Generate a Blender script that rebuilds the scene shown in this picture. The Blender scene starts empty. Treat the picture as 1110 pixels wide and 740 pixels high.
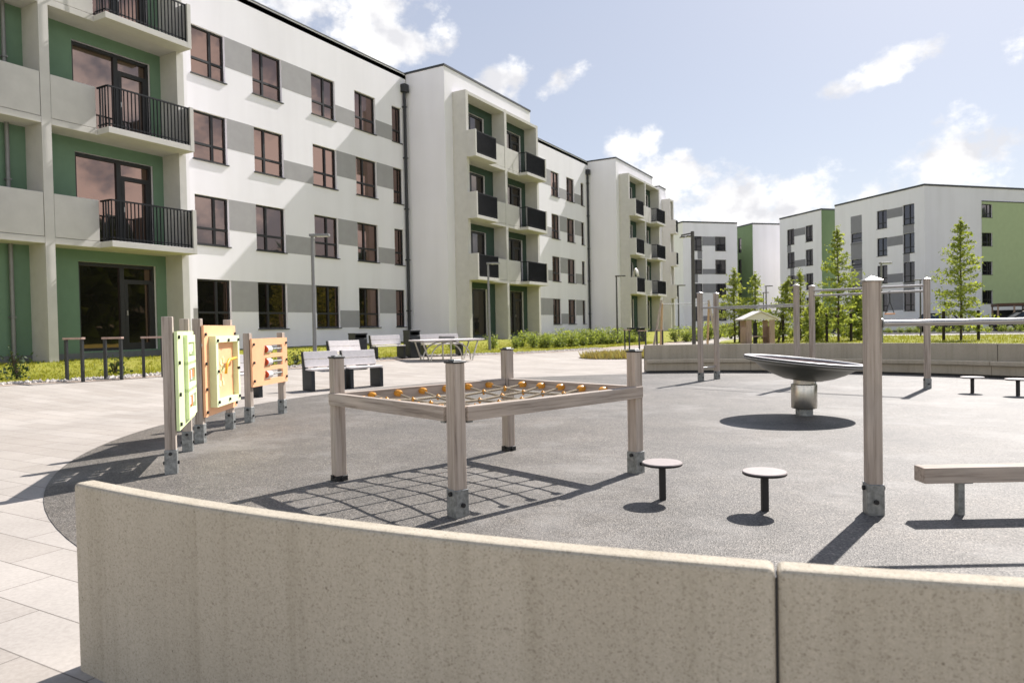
import bpy, math, random
from mathutils import Vector, Matrix
random.seed(7)
R = math.radians
sc = bpy.context.scene
col = sc.collection

# ------------------------------------------------------------------ helpers
def sm(t):
    t = min(1.0, max(0.0, t)); return t*t*(3-2*t)
def terr(x, y):                      # the paving rises gently towards the long block
    return .25*sm((-x-9.5)/6.5) + .2*sm((-x-16)/3)

class MB:
    def __init__(s): s.v = []; s.f = []; s.sm = []
    def add(s, vs, fs, smooth=False):
        o = len(s.v); s.v += [Vector(p) for p in vs]
        s.f += [tuple(i+o for i in f) for f in fs]; s.sm += [smooth]*len(fs); return s
    def obox(s, c, ax, ay, az):      # centre and half axes
        c, ax, ay, az = Vector(c), Vector(ax), Vector(ay), Vector(az)
        vs = [c+ax*i+ay*j+az*k for i in(-1,1) for j in(-1,1) for k in(-1,1)]
        fs = [(0,1,3,2),(4,6,7,5),(0,4,5,1),(2,3,7,6),(0,2,6,4),(1,5,7,3)]
        if ax.cross(ay).dot(az) < 0: fs = [f[::-1] for f in fs]
        return s.add(vs, fs)
    def box(s, x0, x1, y0, y1, z0, z1):
        return s.obox(((x0+x1)/2,(y0+y1)/2,(z0+z1)/2),((x1-x0)/2,0,0),(0,(y1-y0)/2,0),(0,0,(z1-z0)/2))
    def rbox(s, cx, cy, z0, z1, sx, sy, a=0):
        c, n = math.cos(a), math.sin(a)
        return s.obox((cx,cy,(z0+z1)/2),(c*sx/2,n*sx/2,0),(-n*sy/2,c*sy/2,0),(0,0,(z1-z0)/2))
    def bar(s, p, q, w, h, upv=(0,0,1)):   # square bar from p to q
        p, q = Vector(p), Vector(q); d = (q-p); L = d.length; d.normalize()
        u = Vector(upv); sd = d.cross(u)
        if sd.length < 1e-4: sd = d.cross(Vector((1,0,0)))
        sd.normalize(); u = sd.cross(d)
        return s.obox((p+q)/2, d*L/2, sd*w/2, u*h/2)
    def tube(s, pts, r, n=10, cap=True):
        pts = [Vector(p) for p in pts]; rs = r if isinstance(r,(list,tuple)) else [r]*len(pts)
        rings = []; ref = Vector((0,0,1))
        for i, p in enumerate(pts):
            d = (pts[min(i+1,len(pts)-1)]-pts[max(i-1,0)]).normalized()
            if abs(d.dot(ref)) > .95: ref = Vector((1,0,0)) if abs(d.x) < .9 else Vector((0,1,0))
            a = d.cross(ref).normalized(); b = d.cross(a)
            rings.append([p+(a*math.cos(2*math.pi*k/n)+b*math.sin(2*math.pi*k/n))*rs[i] for k in range(n)])
        vs = [q for g in rings for q in g]; fs = []
        for i in range(len(pts)-1):
            for k in range(n):
                fs.append((i*n+k, i*n+(k+1)%n, (i+1)*n+(k+1)%n, (i+1)*n+k))
        s.add(vs, [f[::-1] for f in fs], True)
        if cap:
            s.add(rings[0], [tuple(range(n))]); s.add(rings[-1], [tuple(range(n))[::-1]])
        return s
    def lathe(s, prof, n=32, M=Matrix.Identity(4), smooth=True):   # prof: (r,z)
        vs = []; fs = []
        for r, z in prof:
            for k in range(n):
                a = 2*math.pi*k/n; vs.append(M @ Vector((r*math.cos(a), r*math.sin(a), z)))
        for i in range(len(prof)-1):
            for k in range(n): fs.append((i*n+k, i*n+(k+1)%n, (i+1)*n+(k+1)%n, (i+1)*n+k))
        return s.add(vs, fs, smooth)
    def prism(s, poly, ax, ay, az, o):      # 2-D polygon swept along az; ax,ay span it
        o, ax, ay, az = map(Vector, (o, ax, ay, az)); n = len(poly)
        vs = [o+ax*a+ay*b for a,b in poly]+[o+ax*a+ay*b+az for a,b in poly]
        ar = sum(poly[i][0]*poly[(i+1)%n][1]-poly[(i+1)%n][0]*poly[i][1] for i in range(n))
        fl = (ar > 0) == (ax.cross(ay).dot(az) > 0)
        fs = [tuple(range(n))[::-1], tuple(range(n,2*n))]+[(i,(i+1)%n,(i+1)%n+n,i+n) for i in range(n)]
        if not fl: fs = [f[::-1] for f in fs]
        return s.add(vs, fs)
    def arc(s, cx, cy, prof, a0, a1, n):     # closed (r,z) profile swept round a centre
        m = len(prof); vs = []; fs = []
        for i in range(n+1):
            a = R(a0+(a1-a0)*i/n)
            vs += [(cx+r*math.cos(a), cy+r*math.sin(a), z) for r,z in prof]
        for i in range(n):
            for k in range(m): fs.append((i*m+k, (i+1)*m+k, (i+1)*m+(k+1)%m, i*m+(k+1)%m))
        s.add(vs, fs)
        s.f += []; o = len(s.v)-len(vs)
        s.f += [tuple(o+k for k in range(m)), tuple(o+n*m+k for k in range(m))[::-1]]; s.sm += [False]*2
        return s
    def wall(s, o, u, n, W, H, ops, depth, z0=0.0):
        # flat wall with openings (u0,v0,u1,v1) and their reveals; o lower corner, u along, n outwards
        o, u, n = Vector(o), Vector(u).normalized(), Vector(n).normalized(); w = Vector((0,0,1))
        us = sorted({0,W}|{x for p in ops for x in(p[0],p[2])}); vs_ = sorted({z0,H}|{x for p in ops for x in(p[1],p[3])})
        us = [x for x in us if 0 <= x <= W]; vs_ = [x for x in vs_ if z0 <= x <= H]
        flip = u.cross(w).dot(n) < 0
        def q(a,b,c,d):
            s.add([a,b,c,d], [(3,2,1,0) if flip else (0,1,2,3)])
        for i in range(len(us)-1):
            for j in range(len(vs_)-1):
                a,b,c,d = us[i],us[i+1],vs_[j],vs_[j+1]; mx,my = (a+b)/2,(c+d)/2
                if any(p[0]<mx<p[2] and p[1]<my<p[3] for p in ops): continue
                q(o+u*a+w*c, o+u*b+w*c, o+u*b+w*d, o+u*a+w*d)
        for (a,c,b,d) in ops:
            P = lambda x,y,k: o+u*x+w*y-n*(depth*k)
            q(P(a,c,0),P(a,c,1),P(b,c,1),P(b,c,0)) if 0 else None
            q(P(a,c,1),P(b,c,1),P(b,c,0),P(a,c,0)); q(P(a,d,0),P(b,d,0),P(b,d,1),P(a,d,1))
            q(P(a,c,1),P(a,c,0),P(a,d,0),P(a,d,1)); q(P(b,c,0),P(b,c,1),P(b,d,1),P(b,d,0))
        return s
    def build(s, name, mat, parent=None, bevel=0, seg=2):
        me = bpy.data.meshes.new(name)
        vs = s.v
        if parent is not None:
            M = world_of(parent).inverted(); vs = [M @ p for p in vs]
        me.from_pydata([tuple(p) for p in vs], [], s.f)
        me.polygons.foreach_set('use_smooth', s.sm)
        me.materials.append(mat); me.update()
        ob = bpy.data.objects.new(name, me); col.objects.link(ob)
        if parent is not None: ob.parent = parent
        if bevel:
            b = ob.modifiers.new('edge', 'BEVEL'); b.width = bevel; b.segments = seg; b.limit_method = 'ANGLE'; b.angle_limit = R(40)
        return ob

def world_of(o):
    M = Matrix.Identity(4)
    while o is not None:
        M = Matrix.Translation(o.location) @ o.rotation_euler.to_matrix().to_4x4() @ M; o = o.parent
    return M
def tag(o, label, cat, group=None, kind=None):
    o['label'] = label; o['category'] = cat
    if group: o['group'] = group
    if kind: o['kind'] = kind
    return o
def thing(name, label, cat, loc=(0,0,0), rz=0, group=None):
    o = bpy.data.objects.new(name, None); col.objects.link(o); o.empty_display_size = .2
    o.location = loc; o.rotation_euler = (0,0,rz); return tag(o, label, cat, group)
def struct(o): o['kind'] = 'structure'; return o
def dup(root, loc, rz, label=None, scale=None):
    kids = lambda p: [c for c in list(col.objects) if c.parent is p]
    def cp(o, par):
        c = o.copy(); col.objects.link(c)
        if par is not None: c.parent = par
        for k in kids(o): cp(k, c)
        return c
    r = cp(root, None); r.location = loc; r.rotation_euler = (0,0,rz)
    if scale: r.scale = scale
    if label: r['label'] = label
    return r

# ------------------------------------------------------------------ materials
class NT:
    def __init__(s, name):
        s.m = bpy.data.materials.new(name); s.m.use_nodes = True; s.t = s.m.node_tree
        s.b = s.t.nodes['Principled BSDF']; s.out = s.t.nodes['Material Output']
    def n(s, t, **k):
        x = s.t.nodes.new(t)
        for a, v in k.items(): setattr(x, a, v)
        return x
    def l(s, a, b): s.t.links.new(a, b)
    def coord(s, scale=(1,1,1), src='Object', rot=(0,0,0)):
        c = s.n('ShaderNodeTexCoord'); m = s.n('ShaderNodeMapping'); m.inputs['Scale'].default_value = scale
        m.inputs['Rotation'].default_value = rot
        s.l(c.outputs[src], m.inputs[0]); return m.outputs[0]
    def noise(s, vec, scale, detail=4, rough=.55):
        x = s.n('ShaderNodeTexNoise'); x.inputs['Scale'].default_value = scale; x.inputs['Detail'].default_value = detail
        x.inputs['Roughness'].default_value = rough; s.l(vec, x.inputs['Vector']); return x.outputs['Fac']
    def ramp(s, fac, stops):
        x = s.n('ShaderNodeValToRGB'); e = x.color_ramp.elements
        while len(e) < len(stops): e.new(.5)
        for i, (p, c) in enumerate(stops):
            e[i].position = p; e[i].color = (*c, 1) if len(c) == 3 else c
        s.l(fac, x.inputs[0]); return x.outputs[0]
    def mix(s, fac, a, b, mode='MIX'):
        x = s.n('ShaderNodeMix', data_type='RGBA', blend_type=mode)
        for sock, v in ((x.inputs[0], fac), (x.inputs[6], a), (x.inputs[7], b)):
            if hasattr(v, 'links') or hasattr(v, 'is_linked'): s.l(v, sock)
            elif isinstance(v, (int, float)): sock.default_value = v
            else: sock.default_value = (*v, 1)
        return x.outputs[2]
    def bump(s, h, strength, dist):
        x = s.n('ShaderNodeBump'); x.inputs['Strength'].default_value = strength; x.inputs['Distance'].default_value = dist
        s.l(h, x.inputs['Height']); s.l(x.outputs[0], s.b.inputs['Normal'])
    def set(s, rough=.6, metal=0, spec=.5):
        s.b.inputs['Roughness'].default_value = rough; s.b.inputs['Metallic'].default_value = metal
        s.b.inputs['Specular IOR Level'].default_value = spec; return s
    def color(s, c):
        if hasattr(c, 'is_linked'): s.l(c, s.b.inputs['Base Color'])
        else: s.b.inputs['Base Color'].default_value = (*c, 1)

def plain(name, c, rough=.6, metal=0, spec=.5, var=.1, vs=6, bump=0, bs=60, bd=.003):
    k = NT(name).set(rough, metal, spec); v = k.coord()
    n = k.noise(v, vs, 5, .6)
    k.color(k.ramp(n, [(.3, tuple(x*(1-var) for x in c)), (.7, tuple(min(1, x*(1+var)) for x in c))]))
    if bump: k.bump(k.noise(v, bs, 3), bump, bd)
    return k.m

def wood(name, axis, c0, c1, c2):
    k = NT(name).set(.75, 0, .25)
    s = [22, 22, 22]; s[axis] = .9
    v = k.coord(tuple(s)); g = k.noise(v, 1.6, 6, .65)
    v2 = k.coord(tuple(x*3 if i != axis else x*2 for i, x in enumerate(s))); g2 = k.noise(v2, 1.3, 4, .6)
    c = k.ramp(g, [(.30, c2), (.47, c0), (.70, c1)])
    crack = k.ramp(g2, [(.28, (.35,.33,.31)), (.42, (1,1,1))])
    c = k.mix(.55, c, crack, 'MULTIPLY')
    lg = k.noise(k.coord((1,1,1)), 2.2, 3)
    c = k.mix(.35, c, k.ramp(lg, [(.35, (.7,.71,.73)), (.65, (1.1,1.04,.98))]), 'MULTIPLY')
    k.color(c); k.bump(g2, .35, .002); return k.m

M = {}
WD = ((.43,.365,.31), (.57,.50,.435), (.215,.175,.145))
for i, a in enumerate('xyz'): M['wood_'+a] = wood('weathered_wood_'+a, i, *WD)
M['galv'] = plain('galvanised_steel', (.26,.27,.265), .5, .5, .5, .42, 30, .1)
M['dark_steel'] = plain('dark_powder_coated_steel', (.022,.024,.026), .45, 0, .5, .25, 5)
M['black'] = plain('black_plastic', (.012,.012,.013), .5, 0, .5, .2)
M['black_metal'] = plain('black_railing_metal', (.008,.009,.012), .6, 0, .25, .2)
M['anthracite'] = plain('anthracite_panel', (.022,.026,.030), .55, 0, .4, .25, 4)
M['steel'] = plain('brushed_stainless', (.52,.50,.46), .28, 1, .5, .1, 40)
M['bar_steel'] = plain('satin_steel_tube', (.42,.40,.385), .42, .75, .5, .08, 30)
M['lamp_grey'] = plain('grey_lamp_paint', (.22,.22,.22), .5, .3, .5, .1)
M['lamp_dark'] = plain('dark_lamp_paint', (.07,.065,.062), .5, .2, .5, .1)
M['lamp_glass'] = plain('lamp_diffuser', (.7,.7,.68), .3, 0, .5, .03)
M['frame'] = plain('dark_window_frame', (.016,.016,.018), .45, 0, .4, .2)
M['cap'] = plain('dark_roof_flashing', (.035,.037,.042), .5, .2, .5, .15)
M['pipe'] = plain('dark_downpipe', (.028,.030,.034), .5, .2, .5, .15)
M['bench_white'] = plain('pale_bench_boards', (.80,.75,.73), .6, 0, .3, .07, 12, .1)
M['hpl_top'] = plain('beige_laminate', (.36,.31,.29), .55, 0, .4, .08, 25)
M['lime'] = plain('lime_green_board', (.76,.88,.46), .5, 0, .4, .05)
M['lime_pale'] = plain('pale_green_frame', (.80,.90,.56), .5, 0, .4, .05)
M['orange'] = plain('orange_board', (.94,.50,.27), .5, 0, .4, .06)
M['orange_deep'] = plain('deep_orange_tile', (.80,.22,.05), .5, 0, .4, .06)
M['yellow'] = plain('yellow_plastic', (.80,.46,.04), .45, 0, .4, .06)
M['connector'] = plain('amber_rope_ferrule', (.70,.30,.025), .4, 0, .5, .12, 30)
M['rope'] = plain('beige_rope', (.36,.30,.22), .9, 0, .1, .35, 120, .5, 220)
M['roller_white'] = plain('white_roller', (.72,.70,.68), .4, 0, .5, .04)
M['red'] = plain('red_plastic', (.55,.08,.03), .45, 0, .5, .08)
M['maroon'] = plain('maroon_rubber_mat', (.055,.026,.028), .85, 0, .2, .25, 30)
M['grey_paint'] = plain('spinner_grey_paint', (.115,.12,.108), .38, .25, .5, .08)
M['rim_pale'] = plain('pale_spinner_rim', (.62,.60,.58), .45, 0, .5, .05)
M['beige_fin'] = plain('beige_precast_concrete', (.575,.555,.53), .8, 0, .2, .05, 3, .1, 90)
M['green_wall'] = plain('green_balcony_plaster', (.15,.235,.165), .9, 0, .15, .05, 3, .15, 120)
M['shaded_teal_wall'] = plain('shade_darkened_balcony_plaster', (.05,.08,.066), .9, 0, .15, .05, 3, .15, 120)  # teal kept darker, the balcony shade is put into the colour
M['far_green'] = plain('moss_green_plaster', (.45,.53,.32), .9, 0, .15, .04, 2)
M['far_green_dark'] = plain('darker_green_plaster', (.14,.20,.105), .9, 0, .15, .04, 2)
M['band'] = plain('grey_painted_plaster', (.36,.35,.36), .9, 0, .15, .05, 2.5, .15, 120)
M['far_band'] = plain('slate_painted_plaster', (.27,.265,.29), .9, 0, .15, .05, 2)
M['plinth'] = plain('grey_plinth', (.16,.165,.165), .85, 0, .2, .12, 5, .2)
M['roof_felt'] = plain('roof_felt', (.10,.10,.10), .95, 0, .1, .2)
M['house_wood'] = wood('pinkish_house_boards', 2, (.42,.30,.25), (.52,.38,.32), (.27,.18,.15))
M['house_roof'] = plain('pale_house_roof', (.72,.67,.65), .7, 0, .3, .05)
M['swing_wood'] = wood('fresh_round_timber', 2, (.48,.33,.19), (.58,.43,.28), (.34,.22,.12))
M['dark_wood'] = wood('dark_stake_wood', 2, (.035,.027,.022), (.055,.042,.034), (.02,.016,.013))
M['bark'] = plain('young_bark', (.075,.06,.048), .9, 0, .1, .3, 25, .5, 60, .01)
M['brown_roof'] = plain('brown_carport_fascia', (.13,.075,.05), .7, 0, .3, .15)
M['carport_post'] = plain('carport_posts', (.40,.28,.20), .7, 0, .3, .1)
M['car_dark'] = plain('plum_car_paint', (.022,.014,.022), .25, .2, .6, .05)
M['car_black'] = plain('black_car_paint', (.016,.016,.02), .2, .2, .6, .05)
M['car_glass'] = plain('car_window_glass', (.035,.04,.045), .05, 0, .8, .05)
M['tyre'] = plain('tyre_rubber', (.015,.015,.015), .9, 0, .2, .1)
M['rim'] = plain('alloy_rim', (.4,.4,.4), .3, .9, .5, .05)
M['red_lens'] = plain('red_lamp_lens', (.4,.02,.02), .2, 0, .6, .05)
M['clear_lens'] = plain('clear_lamp_lens', (.6,.6,.62), .15, 0, .6, .05)

def plaster(name, c):
    k = NT(name).set(.92, 0, .12); v = k.coord()
    n = k.noise(v, .5, 5, .6); n2 = k.noise(k.coord((1.2,1.2,.12)), 1.0, 4)
    a = k.ramp(n, [(.3, tuple(x*.965 for x in c)), (.7, c)])
    a = k.mix(.5, a, k.ramp(n2, [(.3, (.905,.90,.895)), (.6, (1,1,1))]), 'MULTIPLY')
    k.color(a); k.bump(k.noise(v, 90, 3), .15, .004); return k.m
M['plaster'] = plaster('white_plaster', (.85,.83,.875))
M['far_plaster'] = plaster('far_white_plaster', (.87,.85,.90))

def glass(name, base, refl, mixv):       # coated window glass: a dark room behind a tinted mirror film
    k = NT(name); k.b.inputs['Base Color'].default_value = (*base, 1); k.set(.08, 0, .6)
    g = k.n('ShaderNodeBsdfGlossy'); g.inputs['Roughness'].default_value = .015
    v = k.coord(src='Object')
    oi = k.n('ShaderNodeObjectInfo')
    k.l(k.ramp(oi.outputs['Random'], [(0, tuple(x*.72 for x in refl)), (.5, refl), (1, (refl[0]*1.12, refl[1]*1.25, refl[2]*1.35))]), g.inputs['Color'])
    b = k.n('ShaderNodeBump'); b.inputs['Strength'].default_value = .05; b.inputs['Distance'].default_value = .02
    k.l(k.noise(v, 1.2, 2), b.inputs['Height']); k.l(b.outputs[0], g.inputs['Normal'])
    m = k.n('ShaderNodeMixShader'); mr = k.n('ShaderNodeMapRange'); k.l(oi.outputs['Random'], mr.inputs[0])
    mr.inputs[3].default_value = mixv*1.15; mr.inputs[4].default_value = mixv*.75; k.l(mr.outputs[0], m.inputs[0])
    k.l(k.b.outputs[0], m.inputs[1]); k.l(g.outputs[0], m.inputs[2]); k.l(m.outputs[0], k.out.inputs[0]); return k.m
M['glass'] = glass('coated_window_glass', (.012,.011,.010), (.47,.29,.235), .37)
M['shade_glass'] = glass('shade_tinted_door_glass', (.012,.012,.012), (.30,.22,.19), .22)  # darker copy of the door glass, far balcony shade put into its tint
M['far_glass'] = glass('far_window_glass', (.018,.018,.022), (.30,.27,.28), .3)

def leaf(name, c0, c1, tr=.35):
    k = NT(name).set(.55, 0, .3); g = k.n('ShaderNodeNewGeometry')
    c = k.ramp(g.outputs['Random Per Island'], [(0, c0), (1, c1)]); k.color(c)
    t = k.n('ShaderNodeBsdfTranslucent')
    tc = k.mix(1, c, (1.35,1.25,.5), 'MULTIPLY'); k.l(tc, t.inputs[0])
    m = k.n('ShaderNodeMixShader'); m.inputs[0].default_value = tr
    k.l(k.b.outputs[0], m.inputs[1]); k.l(t.outputs[0], m.inputs[2]); k.l(m.outputs[0], k.out.inputs[0]); return k.m
M['leaf_tree'] = leaf('oak_leaves', (.17,.23,.06), (.34,.39,.135), .55)
M['leaf_light'] = leaf('pale_oak_leaves', (.19,.25,.06), (.36,.40,.14), .5)
M['leaf_hedge'] = leaf('hedge_leaves', (.13,.19,.05), (.34,.40,.15), .5)
M['leaf_dark'] = leaf('dark_hedge_leaves', (.02,.045,.012), (.05,.085,.025))
M['grass_blade'] = leaf('grass_blades', (.17,.20,.022), (.36,.35,.06), .35)
M['dry_grass'] = leaf('dry_bed_plants', (.33,.25,.12), (.34,.33,.13), .3)

def pavement():
    k = NT('concrete_slab_paving').set(.85, 0, .25); v = k.coord()
    br = k.n('ShaderNodeTexBrick'); k.l(v, br.inputs['Vector'])
    br.inputs['Scale'].default_value = 1; br.inputs['Brick Width'].default_value = .80; br.inputs['Row Height'].default_value = .265
    br.inputs['Mortar Size'].default_value = .0035; br.inputs['Mortar Smooth'].default_value = .3; br.offset = .5
    br.inputs['Color1'].default_value = (.40,.362,.322,1); br.inputs['Color2'].default_value = (.465,.428,.388,1)
    br.inputs['Mortar'].default_value = (.20,.18,.16,1); br.inputs['Bias'].default_value = 0
    c = k.mix(.7, br.outputs['Color'], k.ramp(k.noise(v, .8, 6, .65), [(.3, (.76,.75,.74)), (.68, (1.07,1.06,1.05))]), 'MULTIPLY')
    c = k.mix(.55, c, k.ramp(k.noise(v, 45, 4, .7), [(.35, (.80,.79,.78)), (.62, (1.05,1.05,1.05))]), 'MULTIPLY')
    sp = k.n('ShaderNodeTexVoronoi'); sp.inputs['Scale'].default_value = 3.1; k.l(v, sp.inputs['Vector'])
    c = k.mix(.8, c, k.ramp(sp.outputs['Distance'], [(.025, (.35,.3,.27)), (.04, (1,1,1))]), 'MULTIPLY')
    k.color(c); k.bump(br.outputs['Fac'], -.35, .004); return k.m
M['paving'] = pavement()

def rubber():
    k = NT('grey_rubber_granulate').set(.60, 0, .30); v = k.coord()
    vo = k.n('ShaderNodeTexVoronoi'); vo.inputs['Scale'].default_value = 130; k.l(v, vo.inputs['Vector'])
    sepc = k.n('ShaderNodeSeparateColor'); k.l(vo.outputs['Color'], sepc.inputs[0])
    c = k.ramp(sepc.outputs[0], [(0, (.064,.059,.052)), (.45, (.138,.128,.115)), (.85, (.190,.176,.158)), (1, (.30,.27,.24))])
    c = k.mix(.8, c, k.ramp(k.noise(v, 1.1, 6, .7), [(.28, (.62,.62,.62)), (.5, (.97,.96,.95)), (.70, (1.18,1.15,1.11))]), 'MULTIPLY')
    c = k.mix(.5, c, k.ramp(k.noise(k.coord((1,3.2,1)), 3.2, 5, .7), [(.3, (.78,.78,.78)), (.65, (1.06,1.06,1.05))]), 'MULTIPLY')
    c = k.mix(.35, c, k.ramp(k.noise(v, .35, 3), [(.4, (1,1,1)), (.66, (1.08,.98,.86))]), 'MULTIPLY')
    dn = k.noise(v, .7, 7, .72)
    c = k.mix(k.ramp(dn, [(.50, (0,0,0)), (.66, (.5,.5,.5))]), c, (.30,.285,.265))
    c = k.mix(k.ramp(k.noise(v, 2.4, 5, .8), [(.60, (0,0,0)), (.70, (.35,.35,.35))]), c, (.10,.098,.094))
    sp2 = k.n('ShaderNodeTexVoronoi'); sp2.inputs['Scale'].default_value = 5.5; k.l(v, sp2.inputs['Vector'])
    c = k.mix(k.ramp(sp2.outputs['Distance'], [(.030, (.7,.7,.7)), (.045, (0,0,0))]), c, (.42,.40,.37))
    k.color(c); k.bump(vo.outputs['Distance'], .45, .005); return k.m
M['rubber'] = rubber()

def concrete():
    k = NT('sandblasted_concrete').set(.85, 0, .2); v = k.coord()
    c = k.ramp(k.noise(v, 1.7, 6, .65), [(.3, (.47,.415,.33)), (.7, (.525,.47,.38))])
    vo = k.n('ShaderNodeTexVoronoi'); vo.inputs['Scale'].default_value = 240; k.l(v, vo.inputs['Vector'])
    sc_ = k.n('ShaderNodeSeparateColor'); k.l(vo.outputs['Color'], sc_.inputs[0])
    c = k.mix(.75, c, k.ramp(sc_.outputs[0], [(0, (.62,.60,.57)), (.15, (.92,.92,.90)), (.8, (1.0,1.0,1.0)), (1, (1.10,1.09,1.06))]), 'MULTIPLY')
    c = k.mix(.7, c, k.ramp(k.noise(v, 110, 5, .75), [(.33, (.60,.58,.55)), (.47, (1,1,1))]), 'MULTIPLY')
    st = k.noise(k.coord((2.5,2.5,.35)), 1.2, 4, .6)
    c = k.mix(.45, c, k.ramp(st, [(.35, (.80,.79,.77)), (.6, (1,1,1))]), 'MULTIPLY')
    dr = k.noise(k.coord((16,16,.5)), 1.0, 5, .7)
    c = k.mix(.5, c, k.ramp(dr, [(.36, (.80,.79,.76)), (.5, (1,1,1))]), 'MULTIPLY')
    po = k.n('ShaderNodeTexVoronoi'); po.inputs['Scale'].default_value = 17; k.l(v, po.inputs['Vector'])
    c = k.mix(.8, c, k.ramp(po.outputs['Distance'], [(.035, (.38,.36,.32)), (.06, (1,1,1))]), 'MULTIPLY')
    k.color(c); k.bump(k.noise(v, 75, 4, .7), .25, .003); return k.m
M['concrete'] = concrete()

def lawn_mat(name, a, b, d):
    k = NT(name).set(.9, 0, .1); v = k.coord()
    c = k.ramp(k.noise(v, 1.3, 6, .7), [(.3, a), (.5, b), (.72, d)])
    c = k.mix(.7, c, k.ramp(k.noise(v, 30, 4, .7), [(.3, (.45,.45,.4)), (.65, (1.2,1.2,1.1))]), 'MULTIPLY')
    k.color(c); k.bump(k.noise(v, 25, 4), .8, .04); return k.m
M['lawn'] = lawn_mat('sunny_lawn', (.19,.21,.03), (.30,.30,.05), (.36,.32,.09))
M['field'] = lawn_mat('open_grass', (.24,.26,.05), (.32,.33,.08), (.40,.37,.13))
M['asphalt'] = plain('asphalt', (.075,.075,.078), .9, 0, .2, .2, 20, .3)
M['pale_path'] = plain('pale_path_concrete', (.42,.39,.36), .85, 0, .2, .06, 3)
M['sand'] = plain('sandy_fine_gravel', (.42,.345,.285), .95, 0, .1, .18, 14, .6, 60, .01)
M['stone'] = plain('white_pebbles', (.50,.46,.42), .8, 0, .3, .25, 9)
M['soil'] = plain('planting_soil', (.11,.085,.06), .95, 0, .1, .3, 20, .5)

# ------------------------------------------------------------------ ground
g = MB(); N = 40; S = 700.0
xs = [-S,-200,-60,-30]+[-24+.5*i for i in range(34)]+[-6,0,10,30,60,200,S]
ys = [-S,-100,-30,-10,0,10,20,40,70,120,300,S]
vs = [(x, y, terr(x,y)-.012) for y in ys for x in xs]; nx = len(xs)
g.add(vs, [(j*nx+i, j*nx+i+1, (j+1)*nx+i+1, (j+1)*nx+i) for j in range(len(ys)-1) for i in range(nx-1)], True)
struct(g.build('ground', M['field']))

# paving sheet following the ground
g = MB(); xs = [-24+.25*i for i in range(60)]+[-8,-4,0,5,12]; ys = [-14,-4]+[2*i for i in range(24)]+[60]
nx = len(xs)
g.add([(x, y, terr(x,y)) for y in ys for x in xs], [(j*nx+i, j*nx+i+1, (j+1)*nx+i+1, (j+1)*nx+i) for j in range(len(ys)-1) for i in range(nx-1)], True)
struct(g.build('pavement', M['paving']))

PC = (-1.88, 9.27)                      # centre of the round play area
n = 160; g = MB(); vs = []
for k in range(n):
    a = 2*math.pi*k/n
    r = 7.37+.035*math.sin(3*a+1)+.03*math.sin(5*a)
    vs.append((PC[0]+r*math.cos(a), PC[1]+r*math.sin(a), .004))
g.add(vs+[(x,y,-.01) for x,y,z in vs], [tuple(range(n))]+[(k,k+n,(k+1)%n+n,(k+1)%n) for k in range(n)])
struct(g.build('play_surface', M['rubber']))

# lawn beside the long block; its edge towards the paving
EDGE = [(-15.3,-10),(-15.26,7.0),(-15.0,7.9),(-14.85,8.5),(-14.8,10.2),(-14.2,13.6),(-14.35,16.4),(-14.5,19.3),(-13.9,21.0),(-13.2,23.0),(-12.7,25.5),(-12.35,28.9),(-11.9,37.0),(-12.0,46.0),(-13.0,60.0)]
def edge_x(y):
    for (x0,y0),(x1,y1) in zip(EDGE, EDGE[1:]):
        if y0 <= y <= y1: return x0+(x1-x0)*(y-y0)/(y1-y0)
    return EDGE[-1][0]
g = MB(); ny = 280; nxl = 20; vs = []
for j in range(ny+1):
    y = -10+70*j/ny; e = edge_x(y)+.05*math.sin(y*5)+.03*math.sin(y*13)
    for i in range(nxl+1):
        x = e+(-22.4-e)*i/nxl
        vs.append((x, y, terr(x,y)+(.015 if i == 0 else .035+.02*math.sin(x*7+y*3)*math.sin(y*5-x))))
g.add(vs, [(j*(nxl+1)+i, (j+1)*(nxl+1)+i, (j+1)*(nxl+1)+i+1, j*(nxl+1)+i+1) for j in range(ny) for i in range(nxl)], True)
struct(g.build('lawn', M['lawn']))

# lawn, path and parking behind the seat wall
def sheet(name, mat, pts, z):
    g = MB(); g.add([(x,y,z) for x,y in pts], [tuple(range(len(pts)))]); return struct(g.build(name, mat))
sheet('lawn', M['field'], [(-9.0,38.0),(-7.4,31.0),(-5.0,18.0),(60,18.0),(60,55.0),(-11,55.0),(-10.2,44)], .012)
sheet('path', M['pale_path'], [(-14,55.2),(60,55.2),(60,60.0),(-14,60.0)], .016)
sheet('parking', M['asphalt'], [(-14,61.2),(70,61.2),(70,75),(-14,75)], .014)
g = MB(); g.box(-14,60,60.0,60.15,-.05,.12); g.box(-14,60,61.05,61.2,-.05,.12); struct(g.build('kerb', M['pale_path']))

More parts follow.
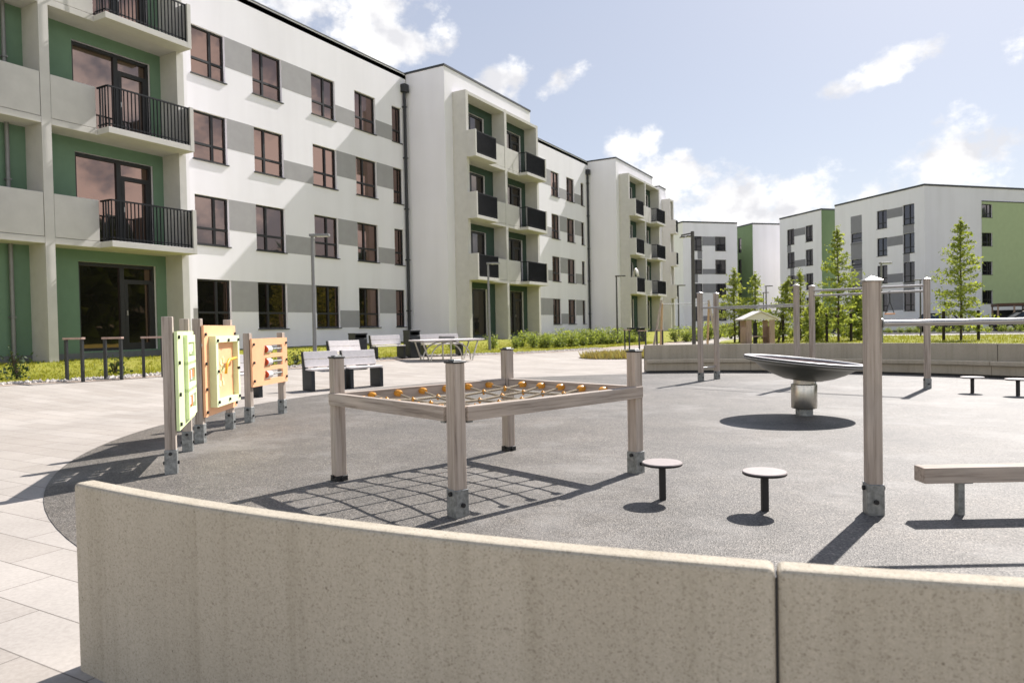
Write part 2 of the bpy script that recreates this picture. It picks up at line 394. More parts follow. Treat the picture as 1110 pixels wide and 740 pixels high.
g = MB(); ny = 200; vs = []
for j in range(ny+1):
    y = -10+52*j/ny; e = edge_x(y)
    for dx in (-.1, .25, .55+.06*math.sin(y*2.3)): vs.append((e+dx, y, terr(e+dx,y)+.006))
g.add(vs, [(j*3+i, j*3+i+1, (j+1)*3+i+1, (j+1)*3+i) for j in range(ny) for i in range(2)])
struct(g.build('gravel_strip', M['sand']))
def pebbles(path, count, w, seed, r0=.02, r1=.055):
    rnd = random.Random(seed); g = MB()
    for _ in range(count):
        t = rnd.random()*(len(path)-1); i = int(t); t -= i
        x = path[i][0]*(1-t)+path[i+1][0]*t+rnd.uniform(-w,w); y = path[i][1]*(1-t)+path[i+1][1]*t+rnd.uniform(-.1,.1)
        r = rnd.uniform(r0,r1); z = terr(x,y)+r*.5
        th = rnd.random()*6; vs = []
        for k in range(5):
            a = th+k*1.2566; q = rnd.uniform(.7,1.2); vs.append((x+r*q*math.cos(a), y+r*q*math.sin(a), z-r*.2))
        vs.append((x+rnd.uniform(-.3,.3)*r, y+rnd.uniform(-.3,.3)*r, z+r*.65)); vs.append((x,y,z-r*.8))
        g.add(vs, [(k,(k+1)%5,5) for k in range(5)]+[((k+1)%5,k,6) for k in range(5)])
    return g
pb = [(edge_x(4+.5*i)+.12, 4+.5*i) for i in range(52)]
g = pebbles(pb, 3200, .2, 3); o = g.build('gravel', M['stone'])
tag(o, 'strip of pale pebbles along the lawn edge beside the paving', 'gravel', kind='stuff')

def blades(area, count, h0, h1, seed, mat, name, label, cat, zoff=.02, clump=None):
    rnd = random.Random(seed); g = MB(); vs = []; fs = []
    for _ in range(count):
        x, y = area(rnd); z = terr(x,y)+zoff; h = rnd.uniform(h0,h1); a = rnd.random()*6.28; w = h*.16
        lx, ly = rnd.uniform(-.5,.5)*h, rnd.uniform(-.5,.5)*h; o = len(vs)
        vs += [(x-w*math.cos(a), y-w*math.sin(a), z), (x+w*math.cos(a), y+w*math.sin(a), z), (x+lx, y+ly, z+h)]; fs.append((o,o+1,o+2))
    g.add(vs, fs); return tag(g.build(name, mat), label, cat, kind='stuff')
def lawn_area(rnd):
    y = rnd.random()**1.4*34+4; e = edge_x(y); return e-.05-(rnd.random()**1.3)*5.0, y
blades(lawn_area, 42000, .03, .085, 5, M['grass_blade'], 'grass', 'yellow green grass growing between the pebble strip and the long block', 'grass')
def far_area(rnd): return rnd.uniform(-8.5,14), rnd.uniform(34,55)
blades(far_area, 16000, .06, .14, 6, M['grass_blade'], 'grass', 'sunlit lawn grass behind the seat wall around the young trees', 'grass', 0)
def bed_area(rnd):
    a = rnd.random()*6.28; r = math.sqrt(rnd.random()); return -8.9+1.5*r*math.cos(a), 24.0+2.0*r*math.sin(a)
sheet('planting_bed', M['soil'], [(-8.9+1.6*math.cos(a*.2618), 24+2.1*math.sin(a*.2618)) for a in range(24)], .012)
blades(bed_area, 2600, .08, .26, 8, M['dry_grass'], 'bed_plants', 'dry brownish ground plants in the small round bed amid the paving', 'ground cover', 0)

# ------------------------------------------------------------------ the long block on the left
FX, BX = -21.8, -19.5                   # facade plane and plane of the projecting bays
ROOF = 13.7
blk = thing('apartment_building', 'long white four-storey apartment block with grey window bands and projecting beige balconies', 'building', (FX,20,0))
SILL = [1.25, 4.26, 7.24, 10.21]; WH = [1.79,1.74,1.71,1.70]
FLOOR = [.66, 3.60, 6.57, 9.54]

def window(parent, o, u, n, w, h, mull, trans, mat_glass, sill=True, fw=.06, depth=.13, bars=1):
    # o: lower corner on the wall face; frame sits in the reveal
    o, u, n = Vector(o), Vector(u), Vector(n); z = Vector((0,0,1)); f = MB(); b = o-n*depth
    def vb(a, v0, v1, t=fw): f.obox(b+u*a+z*((v0+v1)/2), u*t/2, n*.035, z*(v1-v0)/2)
    def hb(v, a0, a1, t=fw): f.obox(b+u*((a0+a1)/2)+z*v, u*(a1-a0)/2, n*.032, z*t/2)
    vb(fw/2,0,h); vb(w-fw/2,0,h); hb(fw/2,fw,w-fw); hb(h-fw/2,fw,w-fw)
    if mull:
        vb(w*mull, fw, h-fw, fw*1.5)
    if trans:
        if mull: hb(h*trans, fw, w*mull-fw*.75, fw*1.3); hb(h*trans, w*mull+fw*.75, w-fw, fw*1.3)
        else: hb(h*trans, fw, w-fw, fw*1.3)
    fr = f.build('window', M['frame'], parent)
    p = MB(); c = b-n*.012
    q = [c+u*.02+z*.02, c+u*(w-.02)+z*.02, c+u*(w-.02)+z*(h-.02), c+u*.02+z*(h-.02)]
    p.add(q, [(0,1,2,3) if u.cross(z).dot(n) > 0 else (3,2,1,0)]); p.build('pane', mat_glass, fr)
    if sill:
        s_ = MB(); s_.obox(o+u*w/2-n*.02-z*.022, u*(w/2+.04), n*.075, z*.018); s_.build('sill', M['cap'], fr)
    return fr

def balcony_door(parent, o, u, n, w, h, flip=False, depth=.12):
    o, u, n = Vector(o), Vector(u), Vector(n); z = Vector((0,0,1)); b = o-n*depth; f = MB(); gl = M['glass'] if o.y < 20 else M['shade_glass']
    def X(a): return w-a if flip else a
    def vb(a, v0, v1, t=.08): f.obox(b+u*X(a)+z*((v0+v1)/2), u*t/2, n*.04, z*(v1-v0)/2)
    def hb(v, a0, a1, t=.08): f.obox(b+u*X((a0+a1)/2)+z*v, u*abs(a1-a0)/2, n*.037, z*t/2)
    vb(.04,0,h); vb(w-.04,0,h); hb(.04,.08,w-.08); hb(h-.05,.08,w-.08,.1)
    m = w*.56; vb(m,.08,h-.1,.13)
    hb(h*.80, m+.065, w-.08, .12); vb(m+.12,.08,h*.80-.06,.1); vb(w-.13,.08,h*.80-.06,.1); hb(.14,m+.17,w-.18,.12)
    fr = f.build('balcony_door', M['frame'], parent)
    p = MB(); c = b-n*.012; q = [c+u*.03+z*.03, c+u*(w-.03)+z*.03, c+u*(w-.03)+z*(h-.03), c+u*.03+z*(h-.03)]
    p.add(q, [(0,1,2,3) if u.cross(z).dot(n) > 0 else (3,2,1,0)]); p.build('pane', gl, fr)
    hd = MB(); hd.obox(b+u*X(m+.12)+z*1.05+n*.06, u*.012, n*.02, z*.07); hd.build('handle', M['bar_steel'], fr)

UY, NX_ = (0,1,0), (1,0,0)
wl = MB(); bd = MB(); capm = MB(); pl = MB()
# facade A : five bays of windows
YA0, YA1 = 14.4, 28.35
WA = [(16.28,17.70,.60),(18.93,20.38,.38),(21.98,23.38,.56),(24.62,26.04,.38),(27.25,27.98,0)]
BANDS_A = {3:['U','U','L','L'], 2:['U','L','U','U'], 1:['U','L','U','L'], 0:['U','U','L','U']}
def band_z(k, t):
    z0, h = SILL[k], WH[k]
    return (z0+h*.36, z0+h) if t == 'U' else (z0, z0+h*.42)
def band(a, b, z0, z1):
    m = MB(); m.box(FX-.05, FX+.004, a, b, z0, z1); m.build('grey_band', M['band'], blk)
def facade(y0, y1, wins, bands, pre=None):
    ops = []
    for k in range(4):
        for a,b,m in wins: ops.append((a-y0, SILL[k], b-y0, SILL[k]+WH[k]))
    wl.wall((FX,y0,0), UY, NX_, y1-y0, ROOF, ops, .2, z0=.52)
    for k in range(4):
        for a,b,m in wins:
            window(blk, (FX,a,SILL[k]), UY, NX_, b-a, WH[k], m, .34, M['glass'])
        for i, t in enumerate(bands[k]):
            if not t: continue
            z0, z1 = band_z(k, t); a, b = wins[i][1], wins[i+1][0]
            band(a+.002, b-.002, z0, z1)
        if pre and pre[k]:
            z0, z1 = band_z(k, pre[k]); band(wins[0][0]-1.3, wins[0][0]-.002, z0, z1)
    pl.box(FX-.3, FX-.02, y0, y1, -.3, .54)
    capm.box(FX-.25, FX+.02, y0, y1, ROOF, ROOF+.05)
facade(YA0, YA1, WA, BANDS_A, {0:'L',1:None,2:None,3:None})
# facade B between the second and third bay blocks
WB = [(41.0,42.3,.5),(44.52,45.82,.55),(47.05,48.4,.42),(49.6,50.2,0)]
facade(37.25, 50.95, WB, {3:['U','L','L'], 2:['L','U','U'], 1:['L','U','L'], 0:['U','L','U']})
facade(59.75, 63.8, [(60.4,61.5,.5),(62.0,63.2,.5)], {k:['U'] for k in range(4)})

def bay_block(y0, y1, fins, bays, green, front_x=BX, pad0=True):
    """projecting block; fins: list of (y0,y1); bays: list of dict"""
    top = 12.45
    ops = []
    for b in bays:
        for k in range(4 if 'door' in b else 0): ops.append((b['door'][0]-y0, FLOOR[k]+.04, b['door'][1]-y0, FLOOR[k]+2.47))
    wl.wall((front_x,y0,0), UY, NX_, y1-y0, ROOF, ops, .3, z0=.3)
    # side returns
    wl.add([(FX-.1,y0,.2),(front_x,y0,.2),(front_x,y0,ROOF),(FX-.1,y0,ROOF)], [(0,1,2,3)])
    wl.add([(FX-.1,y1,.2),(front_x,y1,.2),(front_x,y1,ROOF),(FX-.1,y1,ROOF)], [(3,2,1,0)])
    capm.box(FX-.3, front_x+.035, y0-.035, y1+.035, ROOF+.001, ROOF+.103)
    pl.box(FX, front_x-.02, y0+.02, y1-.02, -.3, .5)
    PX, TX = front_x+.78, front_x+1.29
    for a, b in fins:
        m = MB(); m.box(front_x-.02, PX, a, b, .1, 12.62); m.build('fin_wall', M['beige_fin'], blk)
    ya, yb = fins[0][1]+.001, fins[-1][0]-.001
    m = MB(); m.box(front_x-.02, PX-.003, ya, yb, top, 12.60); m.build('balcony_roof', M['beige_fin'], blk)
    for b in bays:
        a0, a1 = b['span']; gw = MB()
        dops = [(b['door'][0]-a0, FLOOR[k]+.04, b['door'][1]-a0, FLOOR[k]+2.47) for k in range(4 if 'door' in b else 0)]
        gw.wall((front_x+.012,a0,0), UY, NX_, a1-a0, top, dops, .02, z0=.66); gw.build('balcony_wall', green, blk)
        bp = MB(); bp.box(front_x-.01, front_x+.006, a0, a1, .2, .66); bp.build('balcony_plinth', M['plinth'], blk)
        for k in range(4 if 'door' in b else 0):
            balcony_door(blk, (front_x,b['door'][0],FLOOR[k]+.04), UY, NX_, b['door'][1]-b['door'][0], 2.43, b.get('flip', False))
        for k in (1,2,3):
            f = FLOOR[k]; t0, t1 = b['tray']; left = b['tray_side'] == 'left'
            s_ = MB(); s_.box(front_x+.002, PX-.004, a0, a1, f-.16, f)
            s_.box(PX-.004, TX, t0+.004, t1-.004, f-.16, f+.001)
            sl = s_.build('balcony', M['beige_fin'], blk, .006, 1)
            p0, p1 = (t1, a1) if left else (a0, t0)
            p = MB(); p.box(PX-.085, PX-.008, p0+.012, p1-.012, f+.012, f+1.10); p.build('parapet', M['beige_fin'], sl, .006, 1)
            # closed side panel, the fin carried forward
            sy = (t0, t0+.12) if left else (t1-.12, t1)
            p = MB(); p.box(PX, TX+.003, sy[0], sy[1], f-.161, f+1.12); p.build('side_panel', M['beige_fin'], sl, .006, 1)
            r = MB(); ry0, ry1 = (sy[1]+.02, t1-.03) if left else (t0+.03, sy[0]-.02)
            xf = TX-.05; yr = ry1 if left else ry0
            r.box(xf-.02, xf+.02, ry0, ry1, f+1.05, f+1.09); r.box(xf-.015, xf+.015, ry0, ry1, f+.07, f+.10)
            r.box(PX, xf-.02, yr-.02, yr+.02, f+1.05, f+1.09); r.box(PX, xf-.02, yr-.015, yr+.015, f+.07, f+.10)
            nb = int((ry1-ry0)/(.105 if green is M['green_wall'] else .075))
            for i in range(nb+1):
                y = ry0+.012+(ry1-ry0-.024)*i/nb; r.box(xf-.02, xf+.02, y-.007, y+.007, f+.0, f+1.05)
            for i in range(1,4):
                x = PX+(xf-PX)*i/4; r.box(x-.007, x+.007, yr-.02, yr+.02, f, f+1.05)
            r.build('railing', M['black_metal'], sl)

bay_block(-6.0, YA0, [(2.0,2.22),(5.8,6.0),(9.72,9.95),(13.50,13.72)],
          [dict(span=(6.0,9.72), door=(6.5,8.74), tray=(6.0,8.3), tray_side='left', flip=True),
           dict(span=(9.95,13.50), door=(10.93,13.17), tray=(11.1,13.64), tray_side='right')], M['green_wall'])
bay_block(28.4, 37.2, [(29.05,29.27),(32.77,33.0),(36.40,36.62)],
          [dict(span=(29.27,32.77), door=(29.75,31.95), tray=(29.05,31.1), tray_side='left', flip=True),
           dict(span=(33.0,36.40), door=(33.75,35.95), tray=(34.3,36.62), tray_side='right')], M['shaded_teal_wall'])
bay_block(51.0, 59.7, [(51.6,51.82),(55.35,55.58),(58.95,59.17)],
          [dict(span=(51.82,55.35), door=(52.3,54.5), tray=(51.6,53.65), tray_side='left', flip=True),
           dict(span=(55.58,58.95), door=(56.3,58.5), tray=(56.85,59.17), tray_side='right')], M['shaded_teal_wall'])
bay_block(63.8, 65.7, [(64.4,64.62),(65.38,65.6)], [dict(span=(64.62,65.38), tray=(64.4,65.3), tray_side='left')], M['shaded_teal_wall'], front_x=-20.2)
# back, far end and roof of the long block
wl.add([(-34,-6,0),(-34,65.7,0),(-34,65.7,ROOF),(-34,-6,ROOF)], [(3,2,1,0)])
wl.add([(-34,65.7,0),(FX,65.7,0),(FX,65.7,ROOF),(-34,65.7,ROOF)], [(0,1,2,3)])
wl.add([(-34,-6,0),(FX,-6,0),(FX,-6,ROOF),(-34,-6,ROOF)], [(0,1,2,3)])
wl.build('wall', M['plaster'], blk); pl.build('plinth', M['plinth'], blk); capm.build('roof_edge', M['cap'], blk)
rf = MB(); rf.box(-34, FX+.0, -6, 65.6, ROOF-.25, ROOF-.05); rf.build('roof', M['roof_felt'], blk)
for y, zt in ((28.12,13.05),(50.72,13.0)):
    d = MB(); d.tube([(FX+.11,y,.2),(FX+.11,y,zt-.3)], .075, 12); d.box(FX+.005, FX+.28, y-.17, y+.15, zt-.32, zt+.06)
    for z in (2,4.5,7,9.5,12): d.box(FX, FX+.2, y-.09, y+.09, z, z+.05)
    d.build('downpipe', M['pipe'], blk)
d = MB(); d.tube([(BX+.11,9.25,.3),(BX+.11,9.25,12.4)], .05, 10)
for z in (1.6,5,8): d.box(BX+.012, BX+.17, 9.19, 9.31, z, z+.04)
d.build('downpipe', M['lamp_grey'], blk)

g = MB(); vs = []
for i in range(7):
    y = 51.80+.09*i
    for q, (x, z) in enumerate(((-18.62,4.75),(-18.50,5.30),(-18.44,5.42),(-18.36,5.32),(-18.24,4.80))):
        vs.append((x+.03*math.sin(i*2+q), y+.03*math.sin(q*2), z-.05*math.sin(i*1.3)))
g.add(vs, [(i*5+q, (i+1)*5+q, (i+1)*5+q+1, i*5+q+1) for i in range(6) for q in range(4)], True)
cl = g.build('cloth', M['roller_white']); so_ = cl.modifiers.new('thick', 'SOLIDIFY'); so_.thickness = .015
tag(cl, 'white cloth hung out on a lower balcony of the second balcony tower', 'cloth')
# ------------------------------------------------------------------ blocks at the end of the courtyard
U_ = Vector((-.7133,.7009,0)); V_ = Vector((.7009,.7133,0)); UP = Vector((0,0,1)); NL = -V_; NR = -U_   # NL faces left side faces, NR right ones
FR = 14.2
def far_block(name_label, C, lu, lv, left, right, lmat, rmat):
    """corner C; left face runs along U_, right face along V_; each has (windows, bands)"""
    C = Vector((C[0],C[1],0)); t = thing('apartment_building', name_label, 'building', tuple(C))
    for d, L, nrm, (wins, bands), mat in ((U_,lu,NL,left,lmat),(V_,lv,NR,right,rmat)):
        w = MB(); w.wall(C, d, nrm, L, FR, [(a,z0,b,z1) for a,b,z0,z1,m in wins], .22, z0=0)
        w.build('wall', mat, t)
        for a,b,z0,z1,m in wins: window(t, C+d*a+UP*z0, d, nrm, b-a, z1-z0, m, .3 if m else .5, M['far_glass'])
        if bands:
            for a,b,z0,z1 in bands:
                bm = MB(); bm.obox(C+d*(a+b)/2+UP*(z0+z1)/2-nrm*.02, d*((b-a)/2-.003), nrm*.026, UP*(z1-z0)/2)
                bm.build('grey_band', M['far_band'], t)
    A, B = C+U_*lu, C+V_*lv; D = A+V_*lv
    w = MB(); w.add([A+UP*0,D,D+UP*FR,A+UP*FR],[(0,1,2,3)]); w.add([D,B,B+UP*FR,D+UP*FR],[(0,1,2,3)]); w.build('wall', M['far_plaster'], t)
    r = MB(); r.add([p+UP*(FR-.1) for p in (C,B,D,A)], [(0,1,2,3)]); r.build('roof', M['roof_felt'], t)
    c = MB(); o = .04
    for P,Q,nrm in ((C-V_*o-U_*o,A-V_*o,NL),(C-U_*o,B-U_*o,NR)):
        d = (Q-P); c.obox((P+Q)/2+UP*(FR+.05)-nrm*.12, d/2, nrm*.14, UP*.09)
    c.build('roof_edge', M['cap'], t)
    return t
RT = [12.65,9.76,6.87,3.95]              # window heads of the four storeys
# white and green block on the right
lw = []; lb = []
for h in RT:
    lw += [(1.22,2.64,h-2.0,h,.45),(4.70,6.08,h-1.95,h-.05,.5)]
for i, h in enumerate(RT[:3]): lw.append((8.2,9.85,h-3.1,h-1.95,0))
for i, h in enumerate(RT):
    z = (h-1.05,h-.1) if i < 2 else (h-1.95,h-1.05)
    if i == 3: z = (h-1.9,h-.1)
    lb.append((2.65,4.69,z[0],z[1]))
    if i < 3: lb.append(((1.25,2.1) if i == 1 else (1.25,2.62))+(h-2.89+.02,h-2.02) if i != 1 else (1.8,2.62,h-2.87,h-2.02))
for i, h in enumerate(RT[:3]): lb.append((8.2,9.85,h-1.94,h-.05))
lb.append((8.2,9.85,1.2,3.7))
rw = [(7.2,8.55,h-1.42,h-.08,.6) for h in RT]
b1 = far_block('white apartment block with a wide green panel behind the parked cars', (1.06,80.9), 12.3, 46, (lw,lb), (rw,[]), M['far_plaster'], M['far_plaster'])
C1 = Vector((1.06,80.9,0)); gp = MB()
gp.wall(C1+V_*7.18+NR*.03, V_, NR, 34, 12.81, [(.02,h-1.42,1.37,h-.08) for h in RT], .03, z0=2.5); gp.build('green_panel', M['far_green'], b1)
sh = MB(); sh.obox(C1+V_*24.2+NR*.03+UP*12.85, V_*17, NR*.05, UP*.04); sh.build('ledge', M['cap'], b1)
# block with a green right side
lw = [(a,b,h-1.95,h,.5) for h in RT for a,b in ((1.52,2.83),(4.88,6.28))]; lb = []
for i, h in enumerate(RT):
    lb.append((2.84,4.87)+((h-1.0,h-.1) if i != 1 else (h-1.95,h-1.1)))
    if i < 3: lb.append((5.5,6.25,h-2.87,h-1.97) if i == 0 else (4.95,5.7,h-2.87,h-1.97))
far_block('white block with narrow green side, left of the wide white and green block', (-9.32,91.24), 7.7, 4.0, (lw,lb), ([],[]), M['far_plaster'], M['far_green_dark'])
# recessed block, green left side
rw = []
lw = [(2.6,3.35,h-1.95,h,0) for h in RT]
far_block('recessed blank white block with dark green flank between two windowed blocks', (-18.56,98.76), 9.0, 9.0, (lw,[]), ([],[]), M['far_green_dark'], M['far_plaster'])
# block behind the floodlight pole
rw = [(a,b,h-1.9,h-.03,.5) for h in [12.45,9.42,6.3,3.3] for a,b in ((1.22,2.79),(4.72,6.33))]; rb = []
for i, h in enumerate([12.45,9.42,6.3,3.3]):
    rb.append((2.80,4.71)+((h-1.25,h-.05) if i in (0,2) else (h-1.93,h-1.25)))
    if i < 3: rb.append(((1.25,2.1) if i % 2 else (2.1,2.77))+(h-3.0,h-1.95))
far_block('white block with dark window pairs behind the tall floodlight pole', (-25.86,91.28), 12, 8.05, ([],[]), (rw,rb), M['far_plaster'], M['far_plaster'])

# ------------------------------------------------------------------ walls round the play area
def low_wall(a0, a1, label, back=True):
    mid = R((a0+a1)/2); t = thing('seat_wall', label, 'seat wall', (PC[0]+7.9*math.cos(mid), PC[1]+7.9*math.sin(mid), 0), 0, 'curved concrete seat wall round the play area')
    g_ = .045
    def tr(r0): return math.degrees(.006/r0)
    e = math.degrees(.0028/7.9)
    w = MB(); w.arc(*PC, [(7.86,-.02),(7.93,-.02),(7.93,.645),(7.86,.645)], a0+e, a1-e, 26); w.build('backrest', M['concrete'], t, .014, 3)
    j = MB(); j.arc(*PC, [(7.868,-.02),(7.916,-.02),(7.916,.625),(7.868,.625)], a1-e+.002, a1+e-.002, 1); j.build('joint_filler', M['black'], t)  # black strip added to stop light showing through the open joint
    s_ = MB(); s_.arc(*PC, [(7.50,.235),(7.858,.235),(7.858,.30),(7.50,.315)], a0+e, a1-e, 26); s_.build('seat', M['concrete'], t, .008, 2)
    b = MB(); b.arc(*PC, [(7.585,.05),(7.857,.05),(7.857,.234),(7.585,.234)], a0+e, a1-e, 26); b.build('base', M['concrete'], t, .006, 1)
    k = MB(); k.arc(*PC, [(7.64,-.02),(7.857,-.02),(7.857,.049),(7.64,.049)], a0+e, a1-e, 26); k.build('toe', M['dark_steel'], t)
low_wall(-94.55,-78.1, 'long curved concrete wall in front, its free end beside the paving')
low_wall(-78.1,-60.8, 'concrete wall piece in front, right of the dark vertical joint')
low_wall(100.2,117.9, 'far seat wall piece with the free left end behind the paired posts')
low_wall(82.8,100.2, 'far seat wall piece behind the tilted spinner dish')
low_wall(65.3,82.8, 'far seat wall piece behind the two small far stools')
low_wall(47.8,65.3, 'far seat wall piece at the right edge of the picture, next to the cracked joint')

# ------------------------------------------------------------------ posts with steel shoes
def post(parent, x, y, z1, a, w=.086, shoe=.17, cap='flat', name='post'):
    p = MB(); p.rbox(x, y, .02, z1, w, w, a); o = p.build(name, M['wood_z'], parent, .006, 2)
    if shoe:
        s_ = MB(); s_.rbox(x, y, -.02, shoe, w+.012, w+.012, a); s_.build('shoe', M['galv'] if shoe > .1 else M['black'], o, .003, 1)
        c, n_ = math.cos(a), math.sin(a)
        for (dx, dy) in ((1,0),(-1,0),(0,1),(0,-1)):
            X, Y = x+(dx*c-dy*n_)*(w/2+.006), y+(dx*n_+dy*c)*(w/2+.006); d = Vector((dx*c-dy*n_, dx*n_+dy*c, 0))
            z = shoe*.85 if dx else shoe*.45
            b = MB(); b.tube([Vector((X,Y,z)), Vector((X,Y,z))+d*.014], .014, 8); b.build('bolt', M['black'], o)
    if cap == 'flat':
        c_ = MB(); c_.rbox(x, y, z1, z1+.012, w+.012, w+.012, a); c_.build('cap', M['black'], o, .003, 1)
        d = MB(); d.rbox(x, y, z1+.012, z1+.022, w*.72, w*.72, a); d.build('cap_plate', M['galv'], o, .004, 1)
    elif cap == 'pyramid':
        ang = [a+R(45+90*i) for i in range(4)]; r_ = (w/2+.008)*math.sqrt(2); h = .032
        c_ = MB(); vs = [(x+r_*math.cos(q), y+r_*math.sin(q), z1-.004) for q in ang]+[(x+r_*math.cos(q), y+r_*math.sin(q), z1+.006) for q in ang]+[(x,y,z1+h)]
        c_.add(vs, [(0,3,2,1),(0,1,5,4),(1,2,6,5),(2,3,7,6),(3,0,4,7),(4,5,8),(5,6,8),(6,7,8),(7,4,8)]); c_.build('cap', M['bar_steel'], o)
    return o

# ------------------------------------------------------------------ net table
ang = R(71.6)
net = thing('climbing_net_frame', 'low timber frame on four posts holding a knotted rope net', 'climbing net', (-2.85,4.64,0), ang)
ca, sa = math.cos(ang), math.sin(ang)
def NL2(u, v, z): return (-2.85+u*ca-v*sa, 4.64+u*sa+v*ca, z)
LU, LV = 1.74/2, 1.475/2
for su in (-1,1):
    for sv in (-1,1):
        x, y, _ = NL2(su*LU, sv*LV, 0); post(net, x, y, .935, ang, shoe=(.17 if sv < 0 else .045))
def nbeam(u0,u1,v0,v1, ax, z0=.582, z1=.672):
    m = MB(); c = NL2((u0+u1)/2,(v0+v1)/2,(z0+z1)/2)
    m.obox(c, Vector((ca,sa,0))*(u1-u0)/2, Vector((-sa,ca,0))*(v1-v0)/2, (0,0,(z1-z0)/2)); m.build('beam', M['wood_'+ax], net, .005, 2)
nbeam(-LU+.048, LU+.03, -LV-.060, -LV-.006, 'x')        # near right beam, laps the far post
nbeam(-LU-.060, -LU-.006, -LV+.048, LV+.03, 'y')        # near left beam
nbeam(-LU+.048, LU-.048, LV-.03, LV+.03, 'x')
nbeam(LU-.03, LU+.03, -LV+.048, LV-.048, 'y')
for (u,v,du,dv) in ((-LU-.02,-LV+.07,.03,.02),(-LU+.07,-LV-.02,.02,.03)):
    m = MB(); c = NL2(u,v,.576); m.obox(c, Vector((ca,sa,0))*du, Vector((-sa,ca,0))*dv, (0,0,.006)); m.build('bracket', M['galv'], net)
NU, NV = 6, 5
iu, iv = LU-.03, LV-.03
def netp(a, b):   # a,b in -1..1, sagging rope surface
    j = .012*math.sin(a*9+b*7)
    return NL2(a*iu, b*iv, .63-.075*(1-a*a)*(1-b*b)+.006*math.sin(a*13+b*5)) if abs(a) < 1 and abs(b) < 1 else NL2(a*iu, b*iv, .632)
us = [-1+2*(i+1)/(NU+1) for i in range(NU)]; vs_ = [-1+2*(i+1)/(NV+1) for i in range(NV)]
def bez(pts, sub=4):
    out = []
    for i in range(len(pts)-1):
        for k in range(sub): t = k/sub; out.append(Vector(pts[i])*(1-t)+Vector(pts[i+1])*t)
    out.append(Vector(pts[-1])); return out
rp = MB()
for i, a in enumerate(us):
    pts = [netp(a,-1)]+[netp(a+.02*math.sin(3*b+i), b) for b in vs_]+[netp(a,1)]; rp.tube(pts, .0098, 8)
for i, b in enumerate(vs_):
    pts = [netp(-1,b)]+[netp(a, b) for a in us]+[netp(1,b)]; rp.tube(pts, .0098, 8)
rn = rp.build('rope_net', M['rope'], net)
for a in us:
    for b in vs_:
        p = Vector(netp(a,b)); k = MB(); k.lathe([(.004,-.02),(.016,-.013),(.021,0),(.016,.013),(.004,.02)], 10, Matrix.Translation(p))
        k.tube([p+Vector((0,0,-.024)),p+Vector((0,0,.024))], .007, 6); k.build('rope_knot', M['connector'], rn)
for e, fixed in ((1,'u'),(-1,'u'),(1,'v'),(-1,'v')):
    for q in (us if fixed == 'v' else vs_):
        p = Vector(netp(e,q) if fixed == 'u' else netp(q,e))
        inn = Vector((ca,sa,0))*(-e) if fixed == 'u' else Vector((-sa,ca,0))*(-e)
        k = MB(); k.tube([p, p+inn*.012, p+inn*.05, p+inn*.07], [.024,.027,.027,.016], 12); k.build('ferrule', M['connector'], net)

